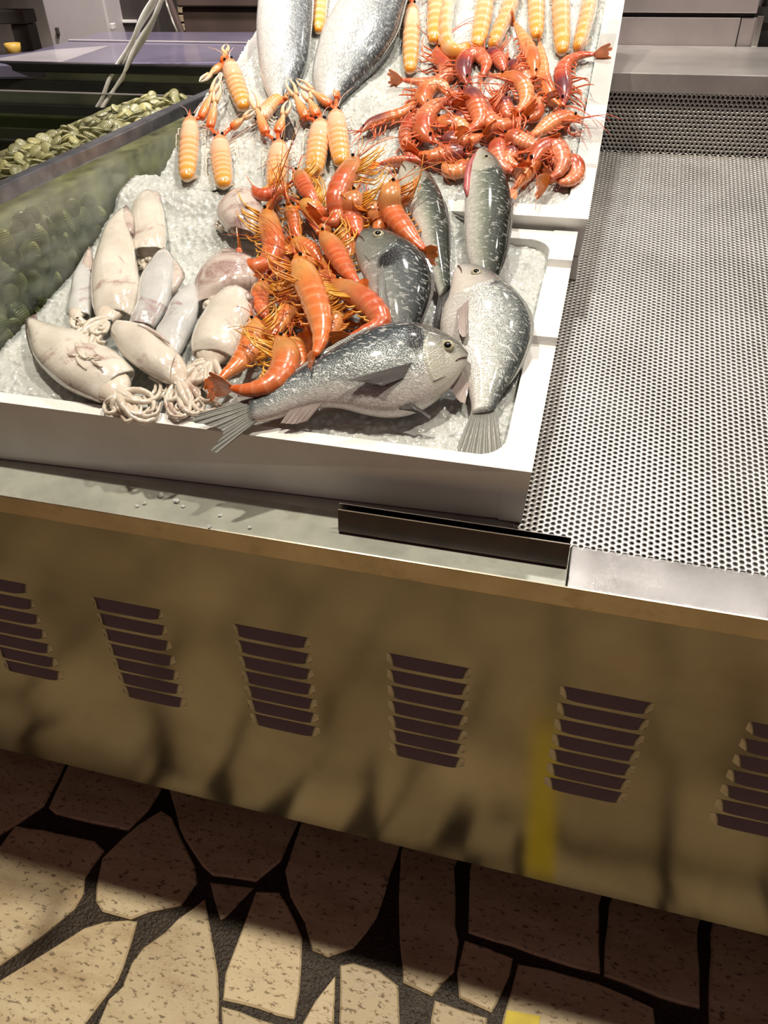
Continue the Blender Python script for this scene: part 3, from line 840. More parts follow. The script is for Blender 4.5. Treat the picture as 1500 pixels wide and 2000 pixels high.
# two slimmer sea bass behind
fish('sea_bass', 'slim dark green sea bass with its head among the prawns, behind the dark bream', T,
     ul(c7((430, 138), (500, 165), (565, 215), (622, 300), (662, 400), (680, 520), (684, 660), (688, 790), (690, 880)),
        c7((385, 205), (395, 290), (425, 375), (458, 455), (492, 545), (525, 650), (565, 765), (600, 870), (625, 940))),
     .022, .15, M['bass'], .62, tail=c7((590, 1075), (600, 1130), (640, 1080), (690, 1040), (700, 1000)), tailmat='fin_dark', eye=(.12, .66, .006), dors=(.40, .85, .004), finmat='fin_dark', gill=.27)
def red_belly(root, S, Nn, C0):
    g = MB(); P = [S(t, math.acos(2 * v - 1), .0008) for t, v in ((.06, .14), (.14, .08), (.24, .06), (.34, .05), (.40, .07))]
    g.tube(P, [.002, .0045, .006, .0055, .002], 8); g.obj('gill_flap', M['gill_red'], root, True)
fish('sea_bass', 'olive sea bass with a red gill edge, standing upright beside the right rim', T2,
     ul(c7((885, 62), (950, 110), (1000, 185), (1035, 290), (1047, 410), (1035, 550), (1015, 680), (985, 780), (955, 860)),
        c7((845, 75), (800, 150), (778, 245), (772, 360), (770, 490), (773, 610), (788, 720), (820, 800), (860, 880))),
     .060, .06, M['bass'], .60, tail=c7((830, 980), (880, 1000), (950, 980)), eye=(.14, .60, .006), dors=(.42, .9, .004), finmat='fin_dark', gill=.26, extra=red_belly, mouth=False)
# two big bass in the rear box
def c2(*pts): return [(330 + x / 3, y / 3) for x, y in pts]
fish('large_sea_bass', 'big silver sea bass at the left of the rear box, head beyond the top edge', T2,
     ul(c2((760, -700), (820, -500), (850, -250), (842, 0), (832, 180), (808, 350), (755, 480), (690, 580), (660, 640)),
        c2((640, -720), (560, -520), (530, -280), (522, 0), (512, 180), (528, 380), (552, 500), (590, 580), (618, 650))),
     .032, .10, M['bass_big'], .56, tail=c2((650, 800), (672, 845), (715, 858), (742, 800), (735, 755)), tailmat='fin_dark', gill=None, mouth=True, eye=(.1, .6, .007), dors=(.3, .8, .005), finmat='fin')
def flap(root, S, Nn, C0):
    f = MB(); fan(f, S(.40, math.acos(2 * .30 - 1), .001), S(.50, math.acos(2 * .22 - 1), .001), [onplane(*p, C0 + Nn * .03, Nn) for p in c2((985, 215), (1010, 150), (1060, 20), (1075, -60))], Nn, 11, .0009, .0006, 5)
    f.obj('pectoral_fin', M['fin_pink'], root)
fish('large_sea_bass', 'big grey sea bass lying diagonally beside the langoustines in the rear box', T2,
     ul(c2((1500, -620), (1530, -420), (1470, -200), (1392, 0), (1340, 190), (1255, 330), (1150, 445), (1050, 540), (1000, 600)),
        c2((1340, -640), (1220, -480), (1100, -260), (1000, 0), (900, 190), (852, 360), (838, 470), (860, 560), (905, 630))),
     .034, .10, M['bass_big'], .55, tail=c2((800, 700), (830, 730), (880, 720), (960, 700)), gill=None, eye=(.1, .6, .007), dors=(.3, .8, .005), extra=flap)

# ------------------------------------------------------------------ prawns and shrimps
def crust_mat(name, ups, bands, bandcol, belly, rough=.16, sub=0):
    m, nt, b = newmat(name); uvv, u, v = uvsplit(nt); o = coords(nt); oi = N(nt, 'ShaderNodeObjectInfo')
    n = noise(nt, 60, 5, o, .65)
    uu = math_(nt, 'ADD', u, math_(nt, 'MULTIPLY_ADD', n.outputs[0], .08, -.04))
    r = ramp(nt, ups); nt.links.new(uu, r.inputs[0])
    # segment edges (0..1 sawtooth along the tail)
    s = math_(nt, 'FRACT', math_(nt, 'MULTIPLY', math_(nt, 'SUBTRACT', u, .40), 12.0))
    sr = ramp(nt, [(.0, (0, 0, 0)), (.62, (.1, .1, .1)), (.86, (1, 1, 1)), (1, (.2, .2, .2))]); nt.links.new(s, sr.inputs[0])
    on = math_(nt, 'GREATER_THAN', u, .40)
    c = mixc(nt, math_(nt, 'MULTIPLY', math_(nt, 'MULTIPLY', sr.outputs[0], on), bands), r.outputs[0], bandcol)
    vr = ramp(nt, [(.0, (1, 1, 1)), (.35, (0, 0, 0))]); nt.links.new(v, vr.inputs[0])
    c = mixc(nt, math_(nt, 'MULTIPLY', vr.outputs[0], .55), c, belly)
    nr = ramp(nt, [(.3, (.72,) * 3), (.7, (1.2,) * 3)]); nt.links.new(n.outputs[0], nr.inputs[0]); c = mixc(nt, .7, c, nr.outputs[0], 'MULTIPLY')
    hs = N(nt, 'ShaderNodeHueSaturation'); nt.links.new(c, hs.inputs['Color'])
    nt.links.new(math_(nt, 'MULTIPLY_ADD', oi.outputs['Random'], .022, .489), hs.inputs['Hue'])
    nt.links.new(math_(nt, 'MULTIPLY_ADD', oi.outputs['Random'], .3, .88), hs.inputs['Value'])
    nt.links.new(hs.outputs[0], b.inputs['Base Color'])
    b.inputs['Roughness'].default_value = rough + .1; b.inputs['Coat Weight'].default_value = .9; b.inputs['Coat Roughness'].default_value = .07
    if sub:
        b.inputs['Subsurface Weight'].default_value = sub; b.inputs['Subsurface Radius'].default_value = (.006, .003, .0015); b.inputs['Subsurface Scale'].default_value = 1.0
    bump(nt, b, noise(nt, 420, 3, o).outputs[0], .25, .0006)
    return m
M['prawn'] = crust_mat('orange_prawn_shell', [(.0, (.62, .11, .015)), (.10, (.64, .22, .035)), (.26, (.58, .27, .085)), (.38, (.60, .18, .05)), (.48, (.62, .135, .035)), (.8, (.64, .15, .04)), (1, (.64, .085, .008))], .5, (.76, .31, .15), (.72, .36, .16))
M['shrimp'] = crust_mat('red_shrimp_shell', [(.0, (.50, .065, .018)), (.10, (.26, .055, .04)), (.30, (.16, .045, .05)), (.40, (.42, .08, .035)), (.52, (.62, .15, .05)), (.8, (.66, .18, .06)), (1, (.66, .07, .012))], .5, (.82, .40, .24), (.70, .20, .07))
M['shrimp_pink'] = crust_mat('pink_shrimp_shell', [(.0, (.62, .085, .018)), (.15, (.52, .13, .04)), (.36, (.46, .085, .035)), (.5, (.66, .195, .075)), (.85, (.70, .225, .09)), (1, (.66, .07, .012))], .55, (.84, .46, .30), (.74, .28, .12))
M['prawn_leg'] = simple('prawn_legs', (.72, .24, .03), .25, 0, .35, 40, coat=.5)
M['prawn_leg_y'] = simple('yellow_prawn_legs', (.76, .36, .05), .25, 0, .3, 40, coat=.5)
M['prawn_tail'] = simple('prawn_tail_fan', (.80, .20, .03), .2, 0, .3, 60, coat=.6)
M['shrimp_leg'] = simple('shrimp_legs', (.74, .16, .06), .25, 0, .35, 40, coat=.5)
M['feeler'] = simple('feelers', (.50, .07, .02), .35, 0, .3, 40)
M['feeler_pale'] = simple('pale_feelers', (.82, .48, .38), .35, 0, .3, 40)

PR = [(0, .03), (.05, .26), (.12, .62), (.22, .93), (.34, 1.0), (.41, .98), (.55, .92), (.68, .80), (.80, .62), (.90, .44), (.96, .30), (1, .14)]
def crustacean(name, label, cat, group, fr, px, lift, wid, roll, mats, legs=6, feelers=2, rnd=0, tailw=1.0, rostrum=True, eyes=True, lifts=None, pleo=True):
    """px: spine pixels head -> tail; wid: body half height in metres; roll: dorsal direction (deg) 0 = picture-right of travel, 90 = up, 180 = left"""
    rs = random.Random(rnd); wid = wid * 1.2
    P = [fr.hit(x, y, (lifts[i] if lifts else lift)) for i, (x, y) in enumerate(px)]
    n = 34; C = spline(P, n)
    root = thing(name, label, cat, fr.hit(*px[len(px) // 2], 0), group)
    ca, sa = cos(radians(roll)), sin(radians(roll)); seg = 14; R = []; UV = []; FRM = []
    for i in range(n):
        t = i / (n - 1)
        tg = nrm(C[min(n - 1, i + 1)] - C[max(0, i - 1)])
        side = nrm(np.cross(tg, fr.n)); up = nrm(np.cross(side, tg))
        d = side * ca + up * sa; s = np.cross(d, tg); FRM.append((tg, d, s))
        r = wid * lerpt(PR, t)
        if t > .40: 
            k = ((t - .40) * 12) % 1; r *= 1.0 + .13 * k - .04
        R.append([C[i] + d * r * cos(2 * pi * j / seg) * (1.0 if cos(2 * pi * j / seg) > 0 else .95) + s * r * .72 * sin(2 * pi * j / seg) for j in range(seg)])
        UV += [(t, .5 + .5 * cos(2 * pi * j / seg)) for j in range(seg)]
    MB().rings(R, UV).obj('body', mats[0], root, True)
    L = sum(np.linalg.norm(C[i + 1] - C[i]) for i in range(n - 1))
    # rostrum
    tg, d, s = FRM[1]
    if rostrum:
        MB().tube([C[3] + d * wid * .45, C[1] + d * wid * .38, C[0] - tg * wid * .9 + d * wid * .5], [wid * .22, wid * .16, .0004], 6).obj('rostrum', mats[0], root, True)
    if eyes:
        for q in (1, -1):
            e = MB(); disc(e, C[3] + d * wid * .20 + s * wid * .42 * q, s * q, wid * .15, 1.0, 8); e.obj('eye', M['eye_black'], root, True)
    # tail fan: middle plate and two blades each side
    tg, d, s = FRM[-1]
    f = MB()
    for a in (-.55, -.28, 0, .28, .55):
        dirv = nrm(tg * cos(a) + s * sin(a) * 1.0); wv = nrm(np.cross(dirv, d)); l = wid * (1.7 if a else 1.4) * tailw
        b = C[-1] - tg * wid * .25
        poly = [b + wv * wid * .12, b + dirv * l * .55 + wv * wid * .30, b + dirv * l + wv * wid * .16, b + dirv * l * 1.04, b + dirv * l - wv * wid * .16, b + dirv * l * .55 - wv * wid * .30, b - wv * wid * .12]
        f.prism(poly, -d * .0004 + d * .0006 * a, d * .0004 + d * .0006 * a)
    f.obj('tail_fan', mats[2], root)
    # walking legs (from the breast, bent forward) and swimmerets under the tail
    for k in range(legs):
        t = .16 + .22 * (k // 2) / max(1, legs // 2 - 1) if legs > 2 else .25
        i = int(t * (n - 1)); tg, d, s = FRM[i]; q = 1 if k % 2 else -1; ll = wid * rs.uniform(1.4, 2.5)
        b = C[i] - d * wid * lerpt(PR, t) * .8 + s * wid * .3 * q
        p1 = b - d * ll * .55 - tg * ll * rs.uniform(.15, .5) + s * ll * .25 * q
        p2 = p1 - d * ll * rs.uniform(-.05, .35) - tg * ll * rs.uniform(.3, .8) + fr.n * ll * rs.uniform(-.1, .25)
        MB().tube(spline([b, p1, p2], 6), [.0016, .0016, .0014, .0012, .0010, .0005], 5).obj('leg', mats[1], root, True)
    if pleo:
        for k in range(4):
            t = .46 + .09 * k; i = int(t * (n - 1)); tg, d, s = FRM[i]; r = wid * lerpt(PR, t)
            b = C[i] - d * r * .85; ll = wid * .8
            MB().tube([b, b - d * ll * .6 - tg * ll * .2, b - d * ll * .8 - tg * ll * .7], [.0018, .0016, .0007], 6).obj('swimmeret', mats[1], root, True)
    for k in range(feelers):
        tg, d, s = FRM[1]; b = C[1] + s * wid * .1 * (1 if k % 2 else -1)
        a = rs.uniform(-1.0, 1.0); dirv = nrm(-tg * cos(a) + np.cross(tg, fr.n) * sin(a)); ll = L * rs.uniform(.35, .75)
        bend = np.cross(dirv, fr.n) * rs.uniform(-.25, .25)
        Q = [b, b + dirv * ll * .35 + fr.n * .006, b + dirv * ll * .7 + bend * ll * .5 + fr.n * .006, b + dirv * ll + bend * ll - fr.n * .004]
        MB().tube(spline(Q, 9), [.0008 - .00045 * i / 8 for i in range(9)], 4).obj('feeler', M['feeler'] if k % 2 == 0 else mats[1], root, True)
    settle(root); return root
def c6(*pts): return [(380 + x / 3, 280 + y / 3) for x, y in pts]
OM = (M['prawn'], M['prawn_leg_y'], M['prawn_tail']); OM2 = (M['prawn'], M['prawn_leg'], M['prawn_tail'])
PG = 'orange prawns heaped on the ice'
PRAWNS = [
 # spine px head->tail, lift, half height, roll, label
 (c6((560, 235), (500, 270), (430, 298), (370, 292), (340, 250)), .022, .0105, 200, 'orange prawn with curled tail at the top left of the prawn heap'),
 (c6((470, 300), (430, 400), (440, 500), (462, 600), (430, 690), (340, 720), (265, 670), (260, 610)), .036, .0160, 180, 'fat orange prawn curled into a hook at the left edge of the prawn heap'),
 (c6((960, 70), (915, 150), (860, 240), (830, 330), (835, 410), (810, 460), (740, 440)), .042, .0165, 0, 'long pink-orange prawn at the top of the heap, head up towards the langoustines'),
 (c6((590, 640), (630, 740), (675, 850), (715, 960), (740, 1070), (735, 1160), (705, 1250)), .060, .0175, 180, 'bright orange prawn lying on top in the middle of the heap'),
 (c6((730, 500), (795, 580), (850, 670), (905, 760), (965, 830)), .046, .0150, 20, 'orange prawn right of the middle one, its red tail touching the dark bream'),
 (c6((790, 790), (880, 850), (980, 905), (1065, 985), (1085, 1055), (1010, 1095), (900, 1140)), .046, .0160, 180, 'orange prawn bent double just above the back of the front bream'),
 (c6((1195, 215), (1150, 300), (1160, 400), (1215, 480), (1280, 560), (1355, 632)), .038, .0165, 10, 'orange prawn overlapping the head of the slim sea bass at the right of the heap'),
 (c6((955, 270), (925, 350), (925, 430), (950, 510), (990, 545)), .034, .0160, 10, 'orange prawn between the long pink one and the sea bass head'),
 (c6((600, 150), (640, 240), (690, 320), (740, 390)), .026, .0130, 0, 'orange prawn behind the long pink one, feelers reaching to the langoustines'),
 (c6((540, 320), (560, 400), (590, 470), (600, 540), (640, 590)), .024, .0140, 90, 'reddish prawn half buried in the upper middle of the heap'),
 (c6((360, 1010), (345, 1110), (315, 1210), (260, 1290), (195, 1345), (140, 1395)), .038, .0145, 0, 'orange prawn on the lower left of the heap, its tail beside the squid arms'),
 (c6((470, 1120), (520, 1190), (530, 1280), (490, 1370), (410, 1425), (300, 1445), (205, 1430)), .048, .0160, 180, 'pink-orange prawn curled at the bottom of the heap, touching the front bream tail'),
 (c6((600, 900), (555, 980), (500, 1060), (450, 1140)), .028, .0140, 0, 'orange prawn under the middle one, sloping down to the left'),
 (c6((420, 800), (385, 880), (395, 970), (430, 1040)), .030, .0125, 20, 'orange prawn with spread legs at the left edge, beside the white squid'),
 (c6((560, 1130), (600, 1220), (620, 1290), (570, 1330)), .028, .0120, 180, 'small orange prawn tucked behind the tail of the front bream'),
 (c6((870, 980), (820, 1040), (800, 1110), (850, 1150)), .026, .0130, 0, 'deep red prawn showing between the bent prawn and the front bream'),
 (c6((860, 400), (780, 420), (700, 410), (640, 385)), .034, .0110, 90, 'red prawn tail lying crosswise under the long pink prawn'),
 (c6((880, 480), (895, 550), (900, 630), (890, 700)), .026, .0120, 20, 'red prawn in the gap left of the dark bream snout'),
 (c6((560, 560), (620, 600), (690, 640), (740, 700)), .028, .0130, 150, 'dull red prawn lying under the bright middle prawn'),
 (c6((620, 330), (690, 380), (760, 480), (770, 560)), .018, .0150, 0, 'deep orange prawn buried under the upper right of the heap'),
 (c6((480, 560), (500, 650), (480, 740), (420, 790)), .018, .0150, 0, 'red-brown prawn buried right of the hooked prawn'),
 (c6((760, 640), (790, 740), (760, 830), (700, 900)), .020, .0150, 180, 'orange prawn buried right of the bright middle prawn'),
 (c6((480, 820), (540, 900), (580, 1000), (640, 1080)), .018, .0150, 20, 'orange prawn buried left of the bright middle prawn'),
 (c6((780, 880), (790, 980), (760, 1070), (700, 1130)), .018, .0150, 160, 'dark orange prawn buried above the front bream back'),
 (c6((1000, 330), (1060, 400), (1090, 470), (1050, 540)), .024, .0140, 180, 'yellow-orange prawn with bushy legs left of the sea bass head'),
]
for i, (px, lf, wd_, rl, lab) in enumerate(PRAWNS):
    crustacean('prawn', lab, 'prawn', PG, T, px, lf, wd_, rl, OM if i % 3 else OM2, legs=14, feelers=5, rnd=100 + i)
def c3(*pts): return [(700 + x / 3, y / 3) for x, y in pts]
RM = (M['shrimp'], M['shrimp_leg'], M['prawn_tail']); RM2 = (M['shrimp_pink'], M['shrimp_leg'], M['prawn_tail'])
SG = 'red shrimps heaped in the rear box'
SHRIMPS = [
 (c3((470, 255), (462, 330), (505, 385), (510, 450), (440, 480), (340, 478), (250, 468)), .012, .0125, 180, 1, 'red shrimp curled under the second langoustine tail, upper left of the red heap'),
 (c3((640, 500), (612, 420), (630, 340), (700, 322), (750, 375), (725, 450)), .014, .0145, 0, 0, 'dark-headed red shrimp curled below the curled langoustine'),
 (c3((735, 290), (790, 310), (830, 360), (860, 420)), .013, .0120, 0, 0, 'small purple-headed shrimp right below the fifth langoustine tail'),
 (c3((880, 350), (930, 395), (980, 440), (1030, 485)), .014, .0125, 0, 0, 'brownish shrimp lying diagonally beside the small purple-headed one'),
 (c3((1030, 460), (1030, 380), (1005, 300), (965, 220), (915, 130)), .020, .0120, 0, 1, 'red shrimp pointing its tail up between two langoustine tails'),
 (c3((1190, 625), (1130, 560), (1085, 460), (1075, 350), (1062, 245)), .016, .0110, 0, 1, 'long thin pink shrimp lying straight, second from the right rim'),
 (c3((1205, 620), (1208, 520), (1195, 430), (1225, 365), (1300, 325), (1390, 318)), .013, .0135, 180, 0, 'purple-backed shrimp nearest the right rim, tail pointing right'),
 (c3((10, 780), (75, 725), (170, 690), (260, 660), (325, 610), (315, 550)), .014, .0105, 180, 0, 'maroon shrimp stretched out at the far left of the red heap'),
 (c3((410, 640), (380, 570), (420, 510), (490, 505), (530, 560)), .020, .0150, 0, 1, 'round-backed pink shrimp at the upper left of the dense red heap'),
 (c3((570, 560), (640, 545), (690, 620), (710, 710), (640, 770)), .030, .0160, 180, 0, 'orange-red shrimp on top in the middle of the red heap'),
 (c3((430, 840), (375, 750), (410, 655), (490, 600), (560, 610)), .024, .0165, 0, 1, 'large red shrimp curled at the left of the dense heap, whiskers over it'),
 (c3((720, 570), (735, 670), (800, 735), (900, 720), (960, 690)), .024, .0160, 0, 0, 'crimson shrimp forming the lower arc of the ring of shrimps'),
 (c3((800, 450), (900, 455), (970, 510), (980, 590), (930, 660)), .028, .0135, 180, 1, 'pale pink curled shrimp tail forming the upper arc of the ring of shrimps'),
 (c3((960, 710), (1030, 680), (1040, 620), (1000, 580), (1085, 578)), .018, .0120, 0, 1, 'small shrimp with tail pointing right, beside the ring of shrimps'),
 (c3((1300, 700), (1220, 690), (1140, 715), (1070, 765), (1000, 805)), .018, .0140, 0, 1, 'orange shrimp lying diagonally at the right of the heap near the rim'),
 (c3((330, 640), (295, 720), (275, 810), (295, 900), (350, 930)), .016, .0110, 0, 1, 'slim pink shrimp bent along the left edge of the dense heap'),
 (c3((410, 970), (320, 955), (220, 950), (120, 962)), .012, .0100, 90, 1, 'slim shrimp lying flat at the lower left, just above the sea bass snout'),
 (c3((650, 890), (540, 895), (440, 915), (350, 900)), .018, .0145, 180, 0, 'brown-orange shrimp along the lower edge of the red heap'),
 (c3((620, 930), (590, 1000), (530, 1000), (500, 950)), .013, .0130, 180, 1, 'small curled shrimp left of the upright sea bass head'),
 (c3((830, 800), (815, 890), (850, 970), (910, 1010)), .016, .0140, 0, 1, 'pink shrimp touching the right side of the upright sea bass head'),
 (c3((1010, 980), (1060, 890), (1140, 860), (1190, 920), (1180, 1000), (1120, 1050)), .022, .0160, 180, 1, 'plump pink shrimp curled at the lower right of the heap'),
 (c3((1220, 900), (1270, 960), (1270, 1030), (1215, 1068), (1155, 1050)), .013, .0125, 180, 1, 'ring-curled shrimp lowest on the right beside the rim'),
 (c3((1080, 930), (1020, 990), (965, 1050), (910, 1110)), .014, .0110, 90, 1, 'shrimp showing its bright red tail fan below the plump pink one'),
 (c3((850, 780), (930, 815), (1010, 850), (1080, 850)), .022, .0150, 0, 1, 'crimson shrimp lying between the ring and the plump pink one'),
 (c3((480, 790), (560, 820), (650, 820), (730, 790)), .020, .0140, 0, 0, 'dark maroon shrimp in the shadow under the middle of the heap'),
 (c3((560, 660), (620, 700), (700, 690), (760, 640)), .016, .0150, 0, 0, 'dark shrimp buried in the centre of the red heap'),
 (c3((860, 560), (850, 620), (890, 680), (950, 650)), .016, .0140, 180, 0, 'maroon shrimp inside the ring of shrimps'),
 (c3((950, 880), (900, 900), (880, 950), (940, 980)), .016, .0140, 0, 0, 'red shrimp buried left of the plump pink one'),
 (c3((440, 700), (520, 720), (600, 750), (640, 830)), .018, .0150, 180, 1, 'orange-red shrimp buried under the whiskers at the left'),
]
for i, (px, lf, wd_, rl, k, lab) in enumerate(SHRIMPS):
    crustacean('shrimp', lab, 'shrimp', SG, T2, px, lf, wd_, rl, RM2 if k else RM, legs=8, feelers=4, rnd=300 + i, tailw=1.15)

# ------------------------------------------------------------------ langoustines
def lang_mat():
    m, nt, b = newmat('langoustine_shell'); uvv, u, v = uvsplit(nt); o = coords(nt); oi = N(nt, 'ShaderNodeObjectInfo')
    n = noise(nt, 45, 4, o)
    r = ramp(nt, [(.0, (.78, .22, .06)), (.06, (.82, .56, .40)), (.13, (.80, .30, .10)), (.19, (.82, .58, .40)), (.36, (.80, .50, .32)), (.44, (.80, .41, .19)), (.70, (.79, .375, .135)), (.88, (.79, .37, .08)), (1, (.77, .31, .03))])
    nt.links.new(math_(nt, 'ADD', u, math_(nt, 'MULTIPLY_ADD', n.outputs[0], .05, -.025)), r.inputs[0])
    s = math_(nt, 'FRACT', math_(nt, 'MULTIPLY', math_(nt, 'SUBTRACT', u, .40), 11.0)); on = math_(nt, 'GREATER_THAN', u, .40)
    sr = ramp(nt, [(.0, (.9,) * 3), (.28, (.0,) * 3), (.7, (.0,) * 3), (1, (1, 1, 1))]); nt.links.new(s, sr.inputs[0])
    c = mixc(nt, math_(nt, 'MULTIPLY', math_(nt, 'MULTIPLY', sr.outputs[0], on), math_(nt, 'MULTIPLY_ADD', n.outputs[0], .7, .12)), r.outputs[0], (.88, .70, .54))
    vr = ramp(nt, [(.15, (1, 1, 1)), (.6, (0, 0, 0))]); nt.links.new(v, vr.inputs[0]); c = mixc(nt, math_(nt, 'MULTIPLY', vr.outputs[0], .75), c, (.88, .80, .70))
    nt.links.new(c, b.inputs['Base Color']); b.inputs['Roughness'].default_value = .22; b.inputs['Coat Weight'].default_value = .8; b.inputs['Coat Roughness'].default_value = .08
    bump(nt, b, noise(nt, 300, 3, o).outputs[0], .2, .0006); return m
M['lang'] = lang_mat()
def claw_mat():
    m, nt, b = newmat('langoustine_claw'); uvv, u, v = uvsplit(nt); n = noise(nt, 60, 4, coords(nt))
    r = ramp(nt, [(.0, (.74, .12, .02)), (.22, (.78, .32, .11)), (.6, (.82, .50, .28)), (1, (.86, .74, .60))]); nt.links.new(math_(nt, 'ADD', u, math_(nt, 'MULTIPLY_ADD', n.outputs[0], .2, -.1)), r.inputs[0])
    nt.links.new(r.outputs[0], b.inputs['Base Color']); b.inputs['Roughness'].default_value = .25; b.inputs['Coat Weight'].default_value = .6
    bump(nt, b, n.outputs[0], .3, .001); return m
M['claw'] = claw_mat()
M['lang_red'] = simple('langoustine_joint', (.80, .13, .03), .25, 0, .3, 60, coat=.5)
M['lang_leg'] = simple('langoustine_leg', (.86, .70, .58), .3, 0, .15, 60, coat=.5)
M['lang_belly'] = simple('langoustine_belly', (.82, .78, .68), .25, 0, .1, 40, coat=.5)
LR = [(0, .10), (.04, .42), (.10, .72), (.2, .92), (.33, 1.0), (.40, .97), (.5, .98), (.7, .93), (.85, .86), (.95, .72), (1, .40)]
def langoustine(label, fr, px, lift, wid, claws, rnd, roll=90, group='langoustines on the ice', legs=4, belly=False, lifts=None):
    rs = random.Random(rnd)
    wid = wid * 1.2; P = [fr.hit(x, y, lifts[i] if lifts else lift) for i, (x, y) in enumerate(px)]; n = 46; C = spline(P, n); root = thing('langoustine', label, 'langoustine', fr.hit(*px[len(px) // 2], 0), group)
    seg = 16; R = []; UV = []; FRM = []; ca, sa = cos(radians(roll)), sin(radians(roll))
    for i in range(n):
        t = i / (n - 1); tg = nrm(C[min(n - 1, i + 1)] - C[max(0, i - 1)]); side = nrm(np.cross(tg, fr.n)); up = nrm(np.cross(side, tg))
        d = side * ca + up * sa; s = np.cross(d, tg); FRM.append((tg, d, s)); r = wid * lerpt(LR, t)
        r *= 1 - .09 * math.exp(-((t - .23) / .014) ** 2) - .08 * math.exp(-((t - .40) / .01) ** 2)
        if t > .40: k = ((t - .40) * 11) % 1; r *= 1 + .09 * k - .04
        R.append([C[i] + d * r * .80 * cos(2 * pi * j / seg) + s * r * sin(2 * pi * j / seg) for j in range(seg)]); UV += [(t, .5 + .5 * cos(2 * pi * j / seg)) for j in range(seg)]
    MB().rings(R, UV).obj('body', M['lang'], root, True)
    L = sum(np.linalg.norm(C[i + 1] - C[i]) for i in range(n - 1))
    tg, d, s = FRM[2]
    MB().tube([C[4] + d * wid * .35, C[1] + d * wid * .28, C[0] - tg * wid * .75 + d * wid * .2], [wid * .22, wid * .15, .0005], 6).obj('rostrum', M['lang_red'], root, True)
    for q in (1, -1):
        e = MB(); disc(e, C[2] + d * wid * .28 + s * wid * .38 * q - tg * wid * .1, nrm(s * q - tg), wid * .17, 1, 8); e.obj('eye', M['eye_black'], root, True)
        b = C[1] + s * wid * .15 * q; dv = nrm(-tg + s * q * rs.uniform(.1, .7)); ll = wid * rs.uniform(2, 4.5)
        MB().tube(spline([b, b + dv * ll * .5 + d * .003, b + dv * ll + s * q * ll * .2], 6), [.0009, .0008, .0007, .0006, .0005, .0003], 4).obj('feeler', M['feeler_pale'], root, True)
    tg, d, s = FRM[-1]; f = MB()
    for a in (-.5, 0, .5):
        dirv = nrm(-tg * cos(a) * .9 - d * .25 + s * sin(a)); wv = nrm(np.cross(dirv, d)); l = wid * 1.0; b = C[-1] - tg * wid * .7 - d * wid * .5
        f.prism([b + wv * wid * .3, b + dirv * l + wv * wid * .34, b + dirv * l * 1.15, b + dirv * l - wv * wid * .34, b - wv * wid * .3], -d * .0005, d * .0005)
    f.obj('tail_fan', M['lang'], root)
    for k in range(legs):
        q = 1 if k % 2 else -1; t = .16 + .2 * (k // 2) / max(1, legs // 2 - 1) if legs > 2 else .25; i = int(t * (n - 1)); tg, d, s = FRM[i]
        ll = wid * rs.uniform(1.0, 1.6); b = C[i] + s * wid * .75 * q - d * wid * .35
        MB().tube(spline([b, b + s * ll * .5 * q - tg * ll * .3, b + s * ll * .55 * q + tg * ll * rs.uniform(.2, .9) - d * wid * .2], 6), [.0014, .0013, .0012, .001, .0008, .0005], 5).obj('leg', M['lang_leg'], root, True)
    if belly:
        i = int(.24 * (n - 1)); tg, d, s = FRM[i]; e = MB(); Rb = []
        for k in range(9):
            a = k / 8 * pi
            Rb.append([C[int((.10 + .30 * k / 8) * (n - 1))] - d * wid * (.35 + .42 * cos(2 * pi * j / 10)) * sin(a) ** .5 * .9 + s * wid * (.45 + .45 * sin(2 * pi * j / 10)) * sin(a) ** .5 for j in range(10)])
        e.rings(Rb); e.obj('underside', M['lang_belly'], root, True)
    # claws: base joint, long ridged palm and two fingers
    for ci, (qx, qy, ex, ey, cl) in enumerate(claws):
        A = fr.hit(qx, qy, lift * .9); B = fr.hit(ex, ey, lift + cl); ax = nrm(B - A); ln = np.linalg.norm(B - A); sd = nrm(np.cross(ax, fr.n)); upv = np.cross(sd, ax)
        tg, d, s = FRM[4]; sh = C[4] - d * wid * .2
        MB().tube(spline([sh, (sh + A) / 2 + fr.n * .004, A], 6), [.003, .0032, .0036, .0034, .0036, .003], 7).obj('claw_arm', M['lang_red'], root, True)
        Rr = []; UVr = []; m_ = 14; cw = wid * .54
        for i in range(m_):
            t = i / (m_ - 1); r = cw * (.55 + .45 * sin(pi * min(1, t * 1.15 + .12)) ** .8) * (1 - .25 * t)
            Rr.append([A + ax * ln * .58 * t + sd * r * (1 + .12 * (1 if i % 2 else -1) * abs(cos(2 * pi * j / 10)) ** 6) * cos(2 * pi * j / 10) + upv * r * .75 * sin(2 * pi * j / 10) for j in range(10)]); UVr += [(t * .6, .5)] * 10
        co = MB().rings(Rr, UVr).obj('claw', M['claw'], root, True)
        for q in (1, -1):
            b = A + ax * ln * .55 + sd * cw * .30 * q; m2 = MB().tube(spline([b, A + ax * ln * .8 + sd * cw * .62 * q, B + sd * cw * .12 * q], 8), [cw * .42, cw * .40, cw * .36, cw * .32, cw * .27, cw * .2, cw * .14, cw * .05], 7)
            m2.UV = [(.55 + .45 * i / 7, .5) for i in range(8) for j in range(7)]
            m2.obj('claw_finger', M['claw'], co, True)
    settle(root); return root
LA = 'langoustines in a row at the top of the rear box'; LB = 'langoustines with raised claws on the left'
